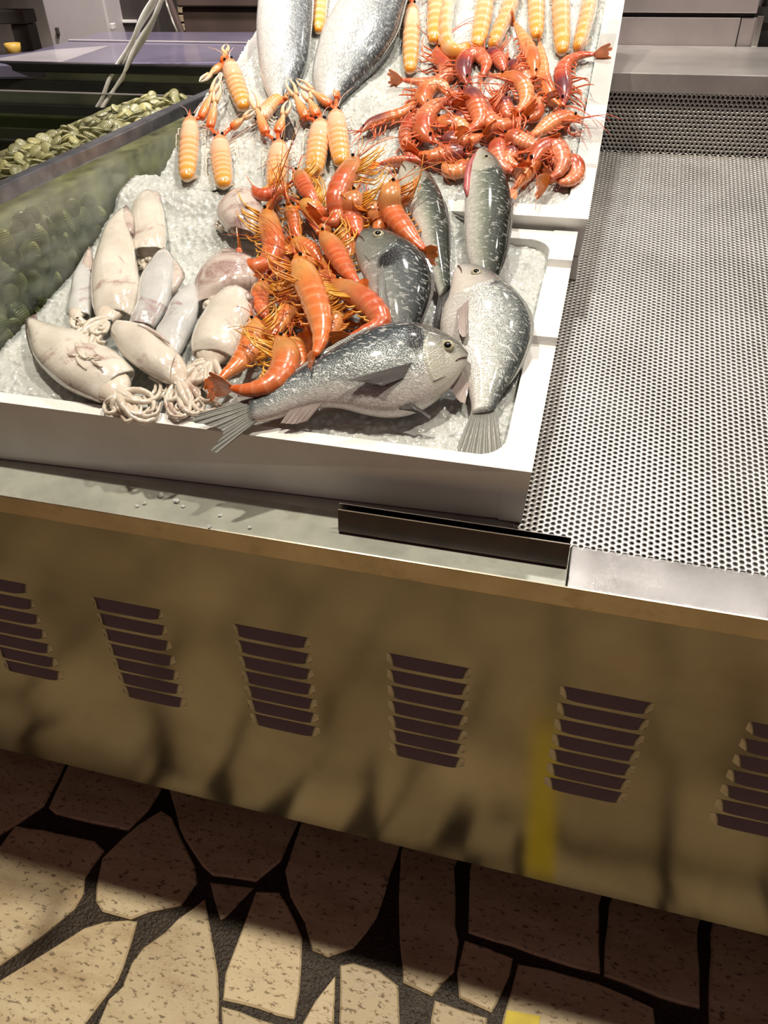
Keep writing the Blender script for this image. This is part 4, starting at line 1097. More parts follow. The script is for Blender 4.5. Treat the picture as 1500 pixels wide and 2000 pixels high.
LANGS = [
 ([(804, 4), (803, 70), (801, 140)], .014, .0140, [(812, -20, 830, -90, .01), (795, -20, 790, -90, .01)], 90, LA, False, 'langoustine with orange tail nearest the grey sea bass, first of the top row'),
 ([(856, -60), (852, 10), (847, 82)], .014, .0145, [(862, -85, 880, -150, .01)], 90, LA, False, 'second langoustine of the top row, straight orange tail above the curled red shrimp'),
 ([(884, -55), (874, 10), (868, 60), (876, 95), (898, 104), (915, 90)], .016, .0155, [(890, -80, 900, -150, .01)], 20, LA, True, 'third langoustine of the top row, curled on its side showing a white underside'),
 ([(955, -55), (945, 20), (932, 92)], .014, .0150, [(960, -80, 975, -150, .01)], 90, LA, False, 'fourth langoustine of the top row, beside the curled one'),
 ([(1008, -55), (996, 10), (975, 60), (962, 92)], .015, .0155, [(1015, -80, 1035, -150, .01)], 45, LA, False, 'fifth langoustine of the top row, tail segments ridged at the side'),
 ([(1046, -60), (1047, 10), (1048, 74)], .013, .0140, [(1050, -85, 1060, -150, .01)], 90, LA, False, 'sixth langoustine of the top row, shorter straight tail'),
 ([(1093, -55), (1095, 20), (1098, 104)], .014, .0145, [(1100, -80, 1110, -150, .01)], 70, LA, False, 'seventh langoustine of the top row, second from the right rim'),
 ([(1158, -50), (1150, 15), (1138, 65), (1128, 98)], .015, .0155, [(1165, -80, 1175, -150, .01)], 25, LA, True, 'last langoustine of the top row beside the right rim, showing white underside'),
 ([(627, -70), (625, -5), (622, 62)], .012, .0135, [(632, -90, 640, -150, .01)], 90, LA, False, 'langoustine tail squeezed between the two big sea bass'),
 ([(372, 226), (369, 285), (365, 350)], .016, .0150, [(392, 232, 432, 142, .028)], 90, LB, False, 'langoustine furthest left, lying straight beside the glass divider'),
 ([(428, 264), (432, 310), (438, 364)], .016, .0150, [(410, 250, 428, 160, .022), (452, 250, 498, 214, .012)], 90, LB, False, 'langoustine next to the leftmost one, tail lowest on the bare ice'),
 ([(446, 116), (461, 165), (478, 212)], .020, .0150, [(438, 122, 441, 86, .012), (432, 128, 390, 160, .006)], 90, LB, False, 'langoustine leaning over the left rim of the rear box, claws over the tank rail'),
 ([(546, 274), (542, 320), (538, 372)], .018, .0155, [(519, 262, 489, 176, .016), (542, 260, 564, 196, .014)], 90, LB, False, 'langoustine with two spread claws, tail touching the top of the prawn heap'),
 ([(627, 232), (620, 285), (614, 340)], .018, .0160, [(598, 232, 560, 152, .018), (620, 228, 592, 170, .016)], 90, LB, False, 'langoustine below the tail of the big bass, left of a paler one'),
 ([(655, 214), (660, 265), (668, 322)], .020, .0155, [(657, 194, 639, 128, .016), (646, 206, 578, 154, .02)], 90, LB, False, 'pale langoustine nearest the grey bass, one claw raised against the bass'),
 ([(505, 238), (530, 205), (548, 190)], .012, .0125, [(556, 196, 560, 178, .006)], 90, LB, False, 'small langoustine lying crosswise under the tail of the left big bass'),
]
for i, (px, lf, wd_, cl, rl, g, be, lab) in enumerate(LANGS):
    fr = T2 if (py_ := px[-1][1]) < 400 else T
    langoustine(lab, fr, px, lf, wd_, cl, 500 + i, rl, g, 8 if be else 6, be)

# ------------------------------------------------------------------ squid
def squid_mat(name, c0, c1, skin, amt):
    m, nt, b = newmat(name); o = coords(nt); n = noise(nt, 20, 5, o, .6); r = ramp(nt, [(.3, c0), (.7, c1)]); nt.links.new(n.outputs[0], r.inputs[0])
    n2 = noise(nt, 16, 6, o, .7, 1.2); r2 = ramp(nt, [(1 - amt, (0, 0, 0)), (1 - amt + .12, (1, 1, 1))]); nt.links.new(n2.outputs[0], r2.inputs[0])
    n3 = noise(nt, 260, 3, o); f = math_(nt, 'MULTIPLY', r2.outputs[0], math_(nt, 'MULTIPLY_ADD', n3.outputs[0], .9, .25), clamp=True)
    c = mixc(nt, f, r.outputs[0], skin); nt.links.new(c, b.inputs['Base Color'])
    b.inputs['Roughness'].default_value = .2; b.inputs['Coat Weight'].default_value = 1; b.inputs['Coat Roughness'].default_value = .06
    b.inputs['Subsurface Weight'].default_value = .25; b.inputs['Subsurface Radius'].default_value = (.008, .006, .005); b.inputs['Subsurface Scale'].default_value = 1
    n5 = noise(nt, 75, 4, o, .6); bump(nt, b, math_(nt, 'ADD', n5.outputs[0], math_(nt, 'MULTIPLY', n.outputs[0], 1.5)), .32, .0025); return m
M['squid'] = squid_mat('squid_flesh', (.62, .565, .49), (.77, .72, .645), (.32, .16, .15), .44)
M['squid_blue'] = squid_mat('bluish_squid_flesh', (.50, .51, .51), (.66, .655, .64), (.32, .18, .18), .43)
M['squid_brown'] = squid_mat('brown_squid_skin', (.52, .42, .38), (.70, .63, .57), (.30, .16, .15), .52)
M['squid_arm'] = squid_mat('squid_arms', (.62, .53, .43), (.77, .70, .60), (.32, .17, .14), .47)
M['squid_fin'] = squid_mat('squid_fin', (.52, .43, .38), (.68, .60, .54), (.30, .15, .16), .52)
def c5(*pts): return [(x / 3, 350 + y / 3) for x, y in pts]
def squid(label, U, L, lift, mat, fins, arms, rnd, thick=.60, armmat='squid_arm', head=None, headr=.015, armlen=.05, tilt=.1, eye=None):
    """U, L: outline px of the mantle from pointed end to opening; fins: list of (px polygon, lift); head px; arms: px polylines"""
    rs = random.Random(rnd); cx = np.mean([p[0] for p in U + L]); cy = np.mean([p[1] for p in U + L]); C0 = T.hit(cx, cy, lift); Nn = nrm(T.n * (1 - tilt) + nrm(CAM - C0) * tilt)
    A = spline([onplane(*p, C0, Nn) for p in U], 26); B = spline([onplane(*p, C0, Nn) for p in L], 26); root = thing('squid', label, 'squid', T.hit(cx, cy, 0), 'squid on the ice')
    R = []; UV = []; seg = 20
    for i in range(26):
        c = (A[i] + B[i]) / 2; d = (A[i] - B[i]) / 2; t = i / 25; r = np.linalg.norm(d); z = min(r * thick, .026) * (1.0 if t < .9 else 1 - (t - .9) * 3)
        wob = lambda j: 1 + .06 * sin(3.1 * t * 4 + 2 * cos(2 * pi * j / seg) + rnd) + .05 * sin(2 * pi * j / seg * 3 + t * 7 + rnd * 2) + (.07 * sin(2 * pi * j / seg * 5 + rnd) if t > .93 else 0)
        R.append([c + d * cos(2 * pi * j / seg) * (1 + .35 * (wob(j) - 1)) + Nn * z * wob(j) * sin(2 * pi * j / seg) for j in range(seg)]); UV += [(t, .5)] * seg
    tip = (A[0] + B[0]) / 2 + ((A[0] + B[0]) / 2 - (A[1] + B[1]) / 2) * .6
    R.insert(0, [tip + (p - tip) * .35 for p in R[0]]); UV = [(0, .5)] * seg + UV
    ce = (A[-1] + B[-1]) / 2; back = nrm(ce - (A[-2] + B[-2]) / 2)
    R.append([ce + back * .002 + (p - ce) * .90 for p in R[-1]]); UV += [(1, .5)] * seg
    R.append([ce - back * .02 + (p - ce) * .7 for p in R[-1]]); UV += [(1, .5)] * seg
    MB().rings(R, UV).obj('mantle', mat, root, True)
    for (poly, lf) in fins:
        P = [onplane(*p, C0 + Nn * lf, Nn) for p in poly]; P = spline(P + [P[0]], 22)[:-1]; c = np.mean(P, axis=0); V = [c + Nn * .004] + [c + (p - c) * .6 + Nn * .0028 for p in P] + [p for p in P] + [c + (p - c) * .6 - Nn * .002 for p in P] + [c - Nn * .003]; k = len(P)
        F = [(0, 1 + i, 1 + (i + 1) % k) for i in range(k)] + [(1 + i, 1 + k + i, 1 + k + (i + 1) % k, 1 + (i + 1) % k) for i in range(k)] + [(1 + k + i, 1 + 2 * k + i, 1 + 2 * k + (i + 1) % k, 1 + k + (i + 1) % k) for i in range(k)] + [(1 + 2 * k + i, 1 + 3 * k, 1 + 2 * k + (i + 1) % k) for i in range(k)]
        MB().add(V, F).obj('fin', M['squid_fin'], root, True)
    if head:
        H = T.hit(*head, lift * .8); hm = MB(); Hb = ce - back * .022; Rh = []
        axh = H - Hb; lh = np.linalg.norm(axh) + headr * .9; axh = nrm(axh); sdh = nrm(np.cross(axh, Nn)); uph = np.cross(sdh, axh)
        for k in range(9):
            t = k / 8; rr = (headr * .8 + (np.linalg.norm(A[-1] - B[-1]) * .43 - headr * .8) * max(0, 1 - t * t * 1.2)) * (1 - .45 * max(0, t - .6) / .4)
            Rh.append([Hb + axh * lh * t + sdh * rr * cos(2 * pi * q / 12) + uph * rr * .5 * sin(2 * pi * q / 12) for q in range(12)])
        hm.rings(Rh).obj('head', M[armmat], root, True)
        if eye:
            E_ = T.hit(*eye, lift * .8 + headr * .5); e = MB(); disc(e, E_, Nn, .0055, .6); e.obj('eye', M['tank_dark'], root, True)
    for a in arms:
        pts = [T.hit(x, y, (l if l is not None else lift * .7)) for x, y, l in a]; S_ = spline(pts, 18)
        r0 = rs.uniform(.0042, .0066)
        am = MB().tube(S_, [r0 * (1 - .72 * i / 17) * (1 + .07 * (i % 2)) for i in range(18)], 8); am.obj('arm', M[armmat], root, True)
    settle(root)
def arms_from(h, ends, l0, l1, bow=14, rnd=0):
    rs = random.Random(rnd); out = []
    for (x, y) in list(ends) + [(x + rs.uniform(-9, 9), y + rs.uniform(-9, 9)) for x, y in ends[:6]]:
        a = atan2(y - h[1], x - h[0]); L = sqrt((x - h[0]) ** 2 + (y - h[1]) ** 2); turn = rs.choice((-1, 1)) * rs.uniform(.5, 1.5)
        pts = [(h[0] + rs.uniform(-5, 5), h[1] + rs.uniform(-5, 5), l0)]; cx, cy = pts[0][:2]; aa = a - turn * .45
        for k in range(5):
            cx += cos(aa) * L * .30; cy += sin(aa) * L * .30; aa += turn * (.25 + .35 * k)
            pts.append((cx, cy, l0 + (l1 - l0) * min(1, (k + 1) / 3) + rs.uniform(0, .008)))
        out.append(pts)
    return out
h = (258, 795); 
squid('large white squid at the front left with a dark-edged pointed end, lowest of the squid',
      c5((185, 815), (290, 850), (430, 895), (570, 950), (690, 1030), (790, 1125)), c5((165, 880), (195, 1020), (270, 1130), (370, 1210), (470, 1262), (560, 1300)), .026, M['squid'], [(c5((150, 815), (215, 800), (240, 1010), (262, 1120), (190, 1040), (150, 900)), -.008)],
      arms_from((232, 770), [(205, 808), (240, 820), (262, 812), (290, 812), (305, 790), (318, 770), (300, 825), (270, 828)], .022, .012, 16, 1), 1, head=(228, 766), headr=.020)
squid('tall white squid standing in the middle of the squid group, pointed end up',
      c5((770, 200), (775, 330), (800, 470), (818, 620), (800, 730), (775, 800)), c5((690, 190), (620, 290), (560, 450), (535, 600), (535, 720), (555, 795)), .034, M['squid'], [(c5((740, 150), (785, 210), (780, 330), (730, 300), (650, 290), (655, 220)), .006)],
      arms_from((207, 628), [(190, 640), (182, 660), (165, 690), (150, 672), (140, 690), (130, 705)], .030, .040, 8, 2), 2, head=(207, 626), headr=.014, eye=(212, 630))
squid('squid at the top of the group leaning against the glass divider, pinkish end up',
      c5((905, 75), (955, 170), (975, 290), (972, 420)), c5((830, 85), (770, 170), (760, 300), (782, 430)), .022, M['squid'], [(c5((860, 60), (930, 75), (945, 150), (880, 130), (800, 120)), .004)],
      arms_from((285, 502), [(270, 520), (290, 525), (275, 510)], .012, .006, 6, 3), 3, head=(288, 497), headr=.014)
squid('bluish squid right of the tall one, with a torn brown fin',
      c5((985, 420), (1025, 500), (1022, 600), (990, 720), (950, 800), (905, 865)), c5((915, 440), (840, 540), (815, 640), (795, 740), (770, 800), (750, 850)), .028, M['squid_blue'], [(c5((960, 395), (1030, 470), (1085, 560), (1060, 620), (1010, 690), (1020, 560), (985, 470), (920, 440)), .000)],
      arms_from((272, 640), [(262, 655), (290, 660)], .016, .01, 6, 4), 4, head=(275, 638), headr=.012)
squid('narrow white squid at the far left behind the tall one, next to the glass divider',
      c5((535, 410), (545, 560), (545, 680), (535, 800)), c5((500, 430), (435, 560), (405, 690), (392, 790)), .022, M['squid_blue'], [(c5((520, 390), (540, 420), (545, 540), (480, 560), (450, 560)), .004)],
      arms_from((150, 620), [(135, 632), (150, 645), (165, 640)], .012, .012, 5, 5), 5, head=(150, 617), headr=.012)
squid('translucent grey squid lying under the brown one, sloping down to the left',
      c5((1145, 620), (1165, 740), (1125, 880), (1080, 980), (1040, 1040)), c5((1085, 630), (1000, 730), (945, 840), (915, 900), (905, 960)), .026, M['squid_blue'], [],
      arms_from((328, 690), [(340, 710), (360, 720), (345, 730)], .014, .01, 6, 6), 6, head=(327, 686), headr=.012)
squid('cream squid lying crosswise in front of the tall one, black speck at its end',
      c5((700, 835), (790, 845), (890, 885), (980, 950), (1045, 1030)), c5((650, 925), (705, 1010), (790, 1090), (890, 1150), (990, 1200)), .032, M['squid'], [(c5((800, 850), (880, 870), (960, 920), (1000, 970), (940, 930), (860, 890)), .017)],
      arms_from((348, 745), [(335, 775), (322, 800), (340, 815), (365, 820), (385, 800), (395, 815), (400, 785), (350, 830)], .022, .012, 16, 7), 7, head=(346, 738), headr=.017)
squid('white squid on the right of the group beside the orange prawns',
      c5((1490, 700), (1478, 800), (1440, 900), (1410, 980), (1380, 1050)), c5((1300, 660), (1210, 760), (1145, 880), (1115, 960), (1120, 1020)), .030, M['squid'], [(c5((1300, 640), (1390, 620), (1490, 690), (1440, 720), (1330, 690)), .010)],
      arms_from((412, 705), [(370, 735), (360, 765), (385, 780), (415, 790), (430, 770), (350, 750), (375, 800), (425, 745)], .022, .014, 14, 8), 8, head=(415, 700), headr=.018, tilt=.15)
squid('brown-skinned squid behind the white ones, its dark end under the prawn heap',
      c5((1400, 430), (1500, 500), (1520, 590), (1450, 650), (1330, 700)), c5((1290, 430), (1190, 520), (1150, 590), (1140, 660), (1150, 740)), .026, M['squid_brown'], [],
      arms_from((415, 590), [(400, 600), (430, 605), (455, 600), (470, 610), (440, 615)], .03, .028, 8, 9), 9, head=(412, 586), headr=.014, armmat='squid_arm')
squid('small brown squid at the top right of the group, beneath the first prawns',
      c5((1480, 60), (1540, 140), (1550, 250), (1500, 330)), c5((1400, 60), (1310, 120), (1270, 220), (1330, 300)), .022, M['squid_brown'], [],
      arms_from((440, 440), [(425, 432), (432, 450), (450, 455), (420, 445)], .014, .008, 6, 10), 10, head=(445, 440), headr=.012)
# ================================================================== TANK beside the boxes
XG = -.7185; ZR = 1.163
tank = thing('shellfish_tank', 'glass-sided shellfish tank with a grey metal rail, left of the fish boxes', 'tank', (-1.3, .55, .86))
MB().box(XG - .004, XG, .0, 1.2, .87, ZR - .012).obj('glass_pane', M['pane'], tank)
MB().box(XG - .014, XG + .008, -.05, 1.2, ZR - .022, ZR).obj('rail', M['rail'], tank, bevel=.003)
yt = onz(200, 126, ZR)[1]
MB().box(-2.0, XG - .004, yt - .012, yt + .012, ZR - .018, ZR + .002).obj('rear_rim', M['black_rim'], tank, bevel=.003)
def wallband(name, y0, y1, mat, d):
    za = ony(200, y0, yt)[2]; zb_ = ony(200, y1, yt)[2]
    MB().box(-2.0, XG - .004, yt - d, yt + .01, zb_, za).obj(name, mat, tank, bevel=.001)
wallband('back_wall', 134, 260, M['tank_wall'], .0)
wallband('dark_strip', 160, 178, M['tank_dark'], .006)
wallband('pale_bar', 180, 183, M['hood_pale'], .012)  # thin pale bar along the tank's back wall
wallband('dark_strip', 208, 226, M['tank_dark'], .014)
MB().box(-2.0, XG - .004, .0, .012, .87, ZR - .02).obj('front_wall', M['tank_wall'], tank)
MB().box(-2.0, XG - .004, .0, yt, .862, .872).obj('tank_floor', M['tank_dark'], tank)
MB().box(-2.01, -2.0, .0, yt, .862, ZR - .02).obj('side_wall', M['tank_wall'], tank)
settle(tank)
ZW = 1.045
wt = MB(); wt.box(-1.998, XG - .006, .014, yt - .016, ZW - .002, ZW)
tag(wt.obj('tank_water', M['water']), 'dark still water in the shellfish tank around the clams', 'water', kind='stuff')

def clam_mat():
    m, nt, b = newmat('clam_shell'); o = coords(nt); oi = N(nt, 'ShaderNodeObjectInfo')
    wv = N(nt, 'ShaderNodeTexWave'); wv.inputs['Scale'].default_value = 90; wv.inputs['Distortion'].default_value = 3; nt.links.new(o, wv.inputs['Vector'])
    n = noise(nt, 60, 4, o)
    r = ramp(nt, [(.0, (.10, .105, .045)), (.35, (.20, .20, .085)), (.7, (.30, .29, .14)), (1, (.44, .41, .15))]); nt.links.new(oi.outputs['Random'], r.inputs[0])
    c = mixc(nt, math_(nt, 'MULTIPLY', wv.outputs[0], .5), r.outputs[0], (.10, .09, .05)); c = mixc(nt, math_(nt, 'MULTIPLY', n.outputs[0], .35), c, (.34, .33, .18))
    nt.links.new(c, b.inputs['Base Color']); b.inputs['Roughness'].default_value = .3; b.inputs['Coat Weight'].default_value = .5
    bump(nt, b, wv.outputs[0], .4, .001); return m
M['clam'] = clam_mat()
cl = MB()
for q in (1, -1):
    Rg = []
    for k in range(7):
        a = k / 6 * pi / 2
        rr = cos(a); zz = sin(a) * .42
        Rg.append([((rr * cos(2 * pi * j / 14)) * .018 * (1 + .12 * sin(2 * pi * j / 14)), (rr * sin(2 * pi * j / 14) * .0135 - .0045 * sin(a)), q * zz * .0145 * (1 + .06 * (k % 2))) for j in range(14)])
    if q < 0: Rg = [r_[::-1] for r_ in Rg]
    cl.rings(Rg)
clam0 = None
def bed(x, y):
    return .95 + .155 * float(sm(-1.38, -1.0, x))
def put_clam(P, rx, ry, rz, s, lab):
    global clam0
    if clam0 is None:
        clam0 = cl.obj('clam', M['clam'], None, True); o = clam0
    else:
        o = clam0.copy(); COL.objects.link(o)
    o.location = tuple(map(float, P)); o.rotation_euler = (rx, ry, rz); o.scale = (s, s, s)
    tag(o, lab, 'clam', 'clams heaped in the tank')
rc = random.Random(21)
poly = [(225, 178), (345, 178), (392, 182), (330, 222), (250, 262), (150, 308), (40, 345), (-10, 350), (40, 285), (120, 240), (180, 215)]
cnt = 0; tries = 0
placed = []
while cnt < 120 and tries < 4000:
    tries += 1
    x, y = rc.uniform(-10, 395), rc.uniform(172, 350)
    if not inpoly((x, y), poly): continue
    if any((x - a) ** 2 + ((y - b_) * 1.5) ** 2 < 13 ** 2 for a, b_ in placed): continue
    z = 1.05
    for _ in range(8):
        P = onz(x, y, z); z = bed(P[0], P[1])
    if P[0] > XG - .03 or P[1] > yt - .04 or P[0] < -1.7: continue
    placed.append((x, y))
    put_clam(P + np.array([0, 0, .006]), rc.uniform(-.7, .7), rc.uniform(-.7, .7), rc.uniform(0, 6.3), rc.uniform(.62, .98), 'small olive clam on top of the clam heap in the tank water')
    cnt += 1
# clams pressed against the glass side
cnt = 0; placed = []; tries = 0
while cnt < 80 and tries < 4000:
    tries += 1
    x, y = rc.uniform(-40, 330), rc.uniform(385, 700)
    P = onx(x, y, XG - .018 - rc.uniform(0, .02))
    if P[2] > bed(XG - .03, P[1]) - .012 or P[2] < .885 or P[1] < .03 or P[1] > 1.1: continue
    if any((x - a) ** 2 + (y - b_) ** 2 < 24 ** 2 for a, b_ in placed): continue
    placed.append((x, y))
    put_clam(P, rc.uniform(0, 6.3), 1.57 + rc.uniform(-.5, .5), rc.uniform(-.5, .5), rc.uniform(.85, 1.2), 'small clam pressed against the inside of the tank glass')
    cnt += 1
# silt bed that carries the clams
gx = np.linspace(-1.95, XG - .055, 50); gy = np.linspace(.02, yt - .03, 40); GX, GY = np.meshgrid(gx, gy, indexing='ij')
GZ = np.vectorize(bed)(GX, GY) - .004 + .006 * (vnoise(GX * 60, GY * 60, 4) - .5)
idx = np.arange(GX.size).reshape(GX.shape)
V = np.stack([GX, GY, GZ], -1).reshape(-1, 3); Q = np.stack([idx[:-1, :-1], idx[1:, :-1], idx[1:, 1:], idx[:-1, 1:]], -1).reshape(-1, 4)
nv = len(V); sk = idx[-1, :]; Vs = V[sk].copy(); Vs[:, 2] = .875; Q2 = [(sk[i], nv + i, nv + i + 1, sk[i + 1]) for i in range(len(sk) - 1)]
M['silt'] = simple('silt', (.14, .135, .065), .45, 0, .7, 22, .5, 90)
tag(fast_mesh('clam_bed', np.vstack([V, Vs]), np.vstack([Q, np.array(Q2)]), M['silt'], None, True), 'dark greenish silt under the clams in the tank', 'silt', kind='stuff')

# hood behind the tank
hd = thing('tank_hood', 'purple plastic hood lying behind the shellfish tank', 'hood', (-1.2, 1.3, ZR - .03))
HP = [onz(x, y, ZR) for x, y in ((-60, 124), (700, 124), (700, 62), (200, 62), (130, 80), (60, 100), (-60, 114))]
HP = [np.array([min(p[0], -.672), p[1], 0]) for p in HP]
HP[1][1] = max(HP[1][1], HP[0][1])
MB().prism(HP, (0, 0, ZR - .035), (0, 0, ZR)).obj('top_panel', M['hood'], hd, bevel=.006)
r0, r1 = onz(135, 80, ZR), onz(500, 80, ZR)
MB().box(r0[0], min(r1[0], -.68), r0[1] - .006, r0[1] + .006, ZR, ZR + .004).obj('ridge_highlight', M['hood_pale'], hd, bevel=.0015)  # pale bar paints the highlight line along the hood's ridge
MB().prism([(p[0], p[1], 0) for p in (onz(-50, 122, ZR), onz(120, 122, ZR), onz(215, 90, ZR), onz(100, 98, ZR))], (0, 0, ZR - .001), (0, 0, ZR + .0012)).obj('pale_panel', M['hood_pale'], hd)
settle(hd)
# bundle of cords dipping into the tank
cb = thing('cord_bundle', 'bundle of white cords hanging down into the tank water', 'cords', onz(186, 232, ZW))
A0 = onz(184, 231, ZW); yc = A0[1]
for k, (bx, tx, off) in enumerate(((176, 303, 0), (184, 307, .006), (193, 321, -.004), (199, 324, .008))):
    pts = []
    for i in range(25):
        t = i / 24; px = bx + (tx - bx) * t + 3.2 * sin(t * 13 + k * 1.7); py = 231 - 240 * t
        pts.append(ony(px, py, yc + off + .004 * cos(t * 13 + k * 1.7)))
    d = pts[-1] - pts[-2]
    pts += [pts[-1] + d * j * 1.2 for j in range(1, 16)]
    MB().tube(pts, .0050, 7).obj('cord', M['cord'], cb, True)
MB().tube([ony(px, py, yc + .01) for px, py in ((322, -4), (330, 22), (338, 44), (346, 62))], .0022, 6).obj('loose_cord', M['cord'], cb, True)
settle(cb)

# ================================================================== BACKGROUND
YK = 1.452
cab = thing('steel_cabinet', 'stainless steel cabinet with flat panels behind the counter, upper right', 'cabinet', (.4, 1.6, 0))
def zpx(x, y, yy): return ony(x, y, yy)[2]
zg0, zg1 = zpx(1300, 34, YK), zpx(1300, 25, YK)
xs = ony(1443, 60, YK)[0]
MB().box(-.66, xs - .001, YK, YK + .02, zl2 - .3, zg0).obj('lower_panel', M['rear_dull'], cab, bevel=.001)
MB().box(xs + .001, ony(1474, 60, YK)[0], YK + .004, YK + .024, zl2 - .3, zg0).obj('end_panel', M['rear_dull'], cab, bevel=.001)
MB().box(-.66, 1.2, YK + .012, YK + .03, zg0 - .01, zg1 + .01).obj('shadow_gap', M['dark_gap'], cab)
MB().box(-.66, ony(1482, 10, YK)[0], YK - .002, YK + .02, zg1, 1.62).obj('upper_panel', M['rear_dull'], cab, bevel=.002)
xp = ony(1478, 60, YK)[0]
MB().box(xp - .005, xp + .008, YK - .006, YK + .006, zl2, zg0 + .004).obj('corner_post', M['ledge_dry'], cab, bevel=.001)
MB().box(xp + .008, 1.2, YK + .02, YK + .04, zl2 - .3, 1.62).obj('dark_recess', M['dark_gap'], cab)
MB().box(-.66, 1.2, YK + .04, YK + .5, 0, 1.62).obj('carcass', M['rear_dull'], cab)
settle(cab)

M['bg_grey'] = simple('grey_door', (.50, .46, .455), .45, 0, .08, 5)
M['bg_dark'] = simple('dark_machine', (.05, .042, .038), .5, 0, .3, 8)
M['bg_brown'] = simple('brown_box', (.085, .058, .05), .55, 0, .25, 6)
M['bg_wood'] = simple('pale_wood', (.36, .27, .18), .6, 0, .25, 12, stretch=(1, 8, 8))
M['bg_wall'] = simple('back_wall_plaster', (.42, .38, .32), .8, 0, .4, 3)
M['bg_white'] = simple('white_slot', (.75, .73, .7), .4)
M['bg_amber'] = simple('amber_tub', (.80, .50, .10), .4)
def rectbox(mb, x0, y0, x1, y1, Y, d, base=False):
    a = ony(x0, y0, Y); b = ony(x1, y1, Y); zt, zb_ = a[2], (0.0 if base else b[2])
    return mb.box(a[0], b[0], Y, Y + d, zb_, zt)
wl = MB().box(-4, 4, 3.6, 3.7, -.006, 3.4).obj('wall_back', M['bg_wall']); tag(wl, kind='structure')
tag(MB().box(-4.1, -4, -3, 3.7, -.006, 3.4).obj('wall_left', M['bg_wall']), kind='structure')
tag(MB().box(4, 4.1, -3, 3.7, -.006, 3.4).obj('wall_right', M['bg_wall']), kind='structure')
YB = 2.15
g = thing('grey_locker', 'tall grey metal locker door standing behind the tank', 'locker', (*ony(150, 60, YB)[:2], 0))
p0, p1 = ony(88, 30, YB), ony(208, 30, YB); p0 = np.array([p0[0], p0[1], 1.85])
MB().box(p0[0], p1[0], YB, YB + .35, 0, p0[2]).obj('body', M['bg_grey'], g, bevel=.006)
rectbox(MB(), 106, 54, 114, 68, YB - .012, .02).obj('latch', M['bg_dark'], g, bevel=.002)
rectbox(MB(), 213, 46, 222, 58, YB - .012, .02).obj('hinge', M['bg_white'], g, bevel=.002)
settle(g)
g = thing('dark_machine', 'dark appliance with a small white slot beside the grey locker', 'appliance', (*ony(260, 60, YB + .1)[:2], 0))
p0, p1 = ony(214, 30, YB + .1), ony(308, 30, YB + .1); p0 = np.array([p0[0], p0[1], 1.7])
MB().box(p0[0], p1[0], YB + .1, YB + .26, 0, p0[2]).obj('body', M['bg_dark'], g, bevel=.008)
rectbox(MB(), 238, 39, 266, 45, YB + .09, .012).obj('slot', M['bg_white'], g, bevel=.001)
settle(g)
g = thing('wooden_rack', 'slatted pale wooden rack between the dark appliance and the brown chest', 'rack', (*ony(335, 60, YB + .3)[:2], 0))
for k in range(12):
    rectbox(MB(), 308, 46 - 17 * k, 362, 60 - 17 * k, YB + .3, .02).obj('slat', M['bg_wood'], g, bevel=.002)
pa, pb = ony(308, 66, YB + .3), ony(362, 66, YB + .3)
for xx in (pa[0] + .01, pb[0] - .03): MB().box(xx, xx + .02, YB + .32, YB + .34, 0, ony(308, -150, YB + .3)[2]).obj('post', M['bg_wood'], g)
settle(g)
g = thing('leaning_plank', 'brown plank leaning in front of the wooden rack', 'plank', (*ony(345, 62, YB + .05)[:2], 0))
q0, q1 = ony(318, -30, YB - .035), ony(358, 75, YB - .035); q1 = q0 + (q1 - q0) * (q0[2] / (q0[2] - q1[2]))
MB().tube([q0 + (q0 - q1) * .1, (q0 + q1) / 2, q1], .012, 8).obj('board', M['bg_brown'], g); settle(g)
g = thing('brown_chest', 'dark brown chest with a lighter lid behind the tank hood', 'chest', (*ony(420, 60, YB)[:2], 0))
p0, p1 = ony(354, 14, YB), ony(640, 60, YB)
MB().box(p0[0], p1[0], YB, YB + .5, 0, p0[2]).obj('body', M['bg_brown'], g, bevel=.005)
MB().box(p0[0] - .01, p1[0] + .01, YB - .015, YB + .52, p0[2] + .001, p0[2] + .05).obj('lid', M['bg_brown'], g, bevel=.006)
settle(g)
g = thing('metal_stand', 'dark metal stand with a crossbeam at the far left edge', 'stand', (*ony(35, 60, YB + .2)[:2], 0))
a = ony(20, 48, YB + .2); b = ony(52, 48, YB + .2)
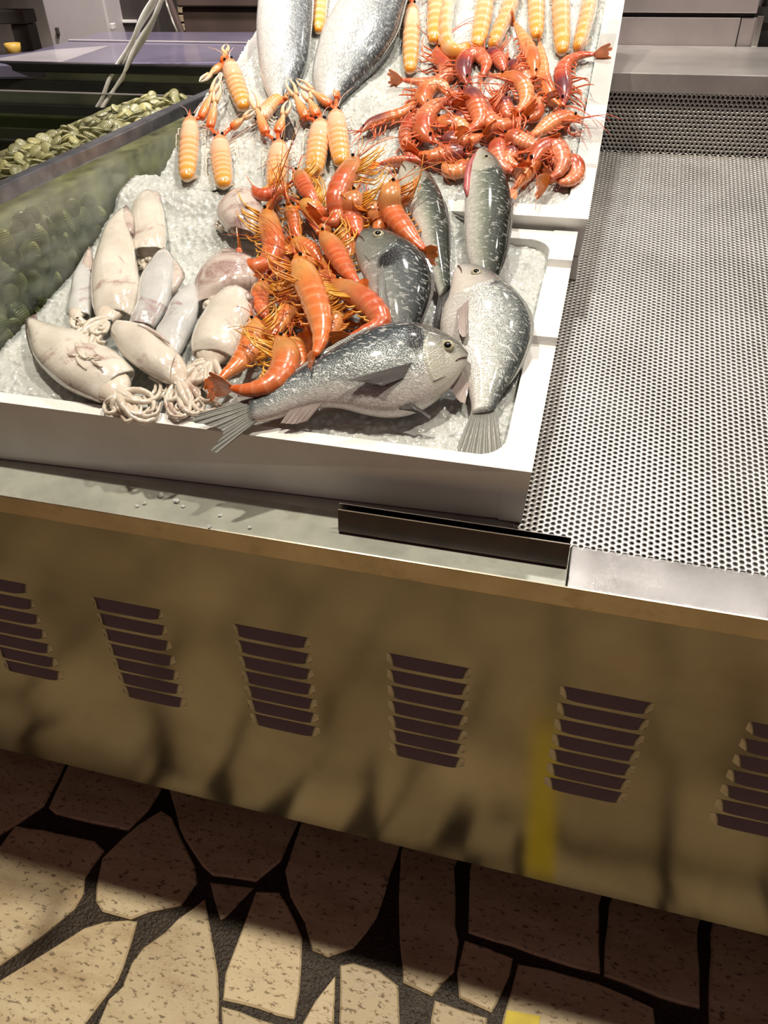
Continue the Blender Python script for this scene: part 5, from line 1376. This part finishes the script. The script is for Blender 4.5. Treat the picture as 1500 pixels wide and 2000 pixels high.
MB().box(a[0], b[0], YB + .2, YB + .26, 0, a[2]).obj('post', M['bg_dark'], g, bevel=.003)
a = ony(-80, 20, YB + .2); b = ony(52, 47, YB + .2)
MB().box(a[0], b[0], YB + .19, YB + .27, b[2], a[2]).obj('beam', M['bg_dark'], g, bevel=.003)
a2_ = ony(-78, 48, YB + .2); b2_ = ony(-50, 48, YB + .2)
MB().box(a2_[0], b2_[0], YB + .2, YB + .26, 0, a2_[2]).obj('post', M['bg_dark'], g, bevel=.003)
settle(g)
pa = ony(-6, 88, YB + .05); pb = ony(26, 112, YB + .05)
g = thing('amber_tub', 'small amber plastic tub on the dark crate at the far left edge', 'tub', ((pa[0] + pb[0]) / 2, YB + .1, pb[2]))
Rr = []
for k, (rr, zz) in enumerate(((.8, 0), (1, .6), (1.05, 1.0), (.95, 1.0), (.85, .3))):
    Rr.append([((pa[0] + pb[0]) / 2 + rr * (pb[0] - pa[0]) / 2 * cos(2 * pi * j / 16), YB + .1 + rr * (pb[0] - pa[0]) / 2 * sin(2 * pi * j / 16), pb[2] + (pa[2] - pb[2]) * zz) for j in range(16)])
MB().rings(Rr).obj('tub', M['bg_amber'], g, True); settle(g)
pc = ony(-90, 113, YB + .05); pd = ony(60, 113, YB + .05)
tag(MB().box(pc[0], pd[0], YB, YB + .19, 0, pb[2]).obj('dark_crate', M['bg_dark'], bevel=.006), 'dark crate carrying the amber tub at the far left edge', 'crate')
# a few ice crumbs on the ledge
I_ = [(315, 970), (345, 981), (358, 990), (430, 1008), (283, 985), (268, 990), (410, 1030), (488, 1032)]
for k, (x, y) in enumerate(I_):
    P = onz(x, y, ZL); r = (.0042 if k < 2 else .0026); V = []
    bm = MB(); disc(bm, P + np.array([0, 0, r * .6]), (.1, .1, 1), r, .7, 7)
    bm.V = [tuple(np.array(p) + np.array([random.uniform(-.0007, .0007) for _ in range(3)])) for p in bm.V]
    tag(bm.obj('ice_crumb', M['ice_chip']), 'tiny crumb of ice fallen on the wet steel ledge', 'ice crumb', 'ice crumbs on the ledge')
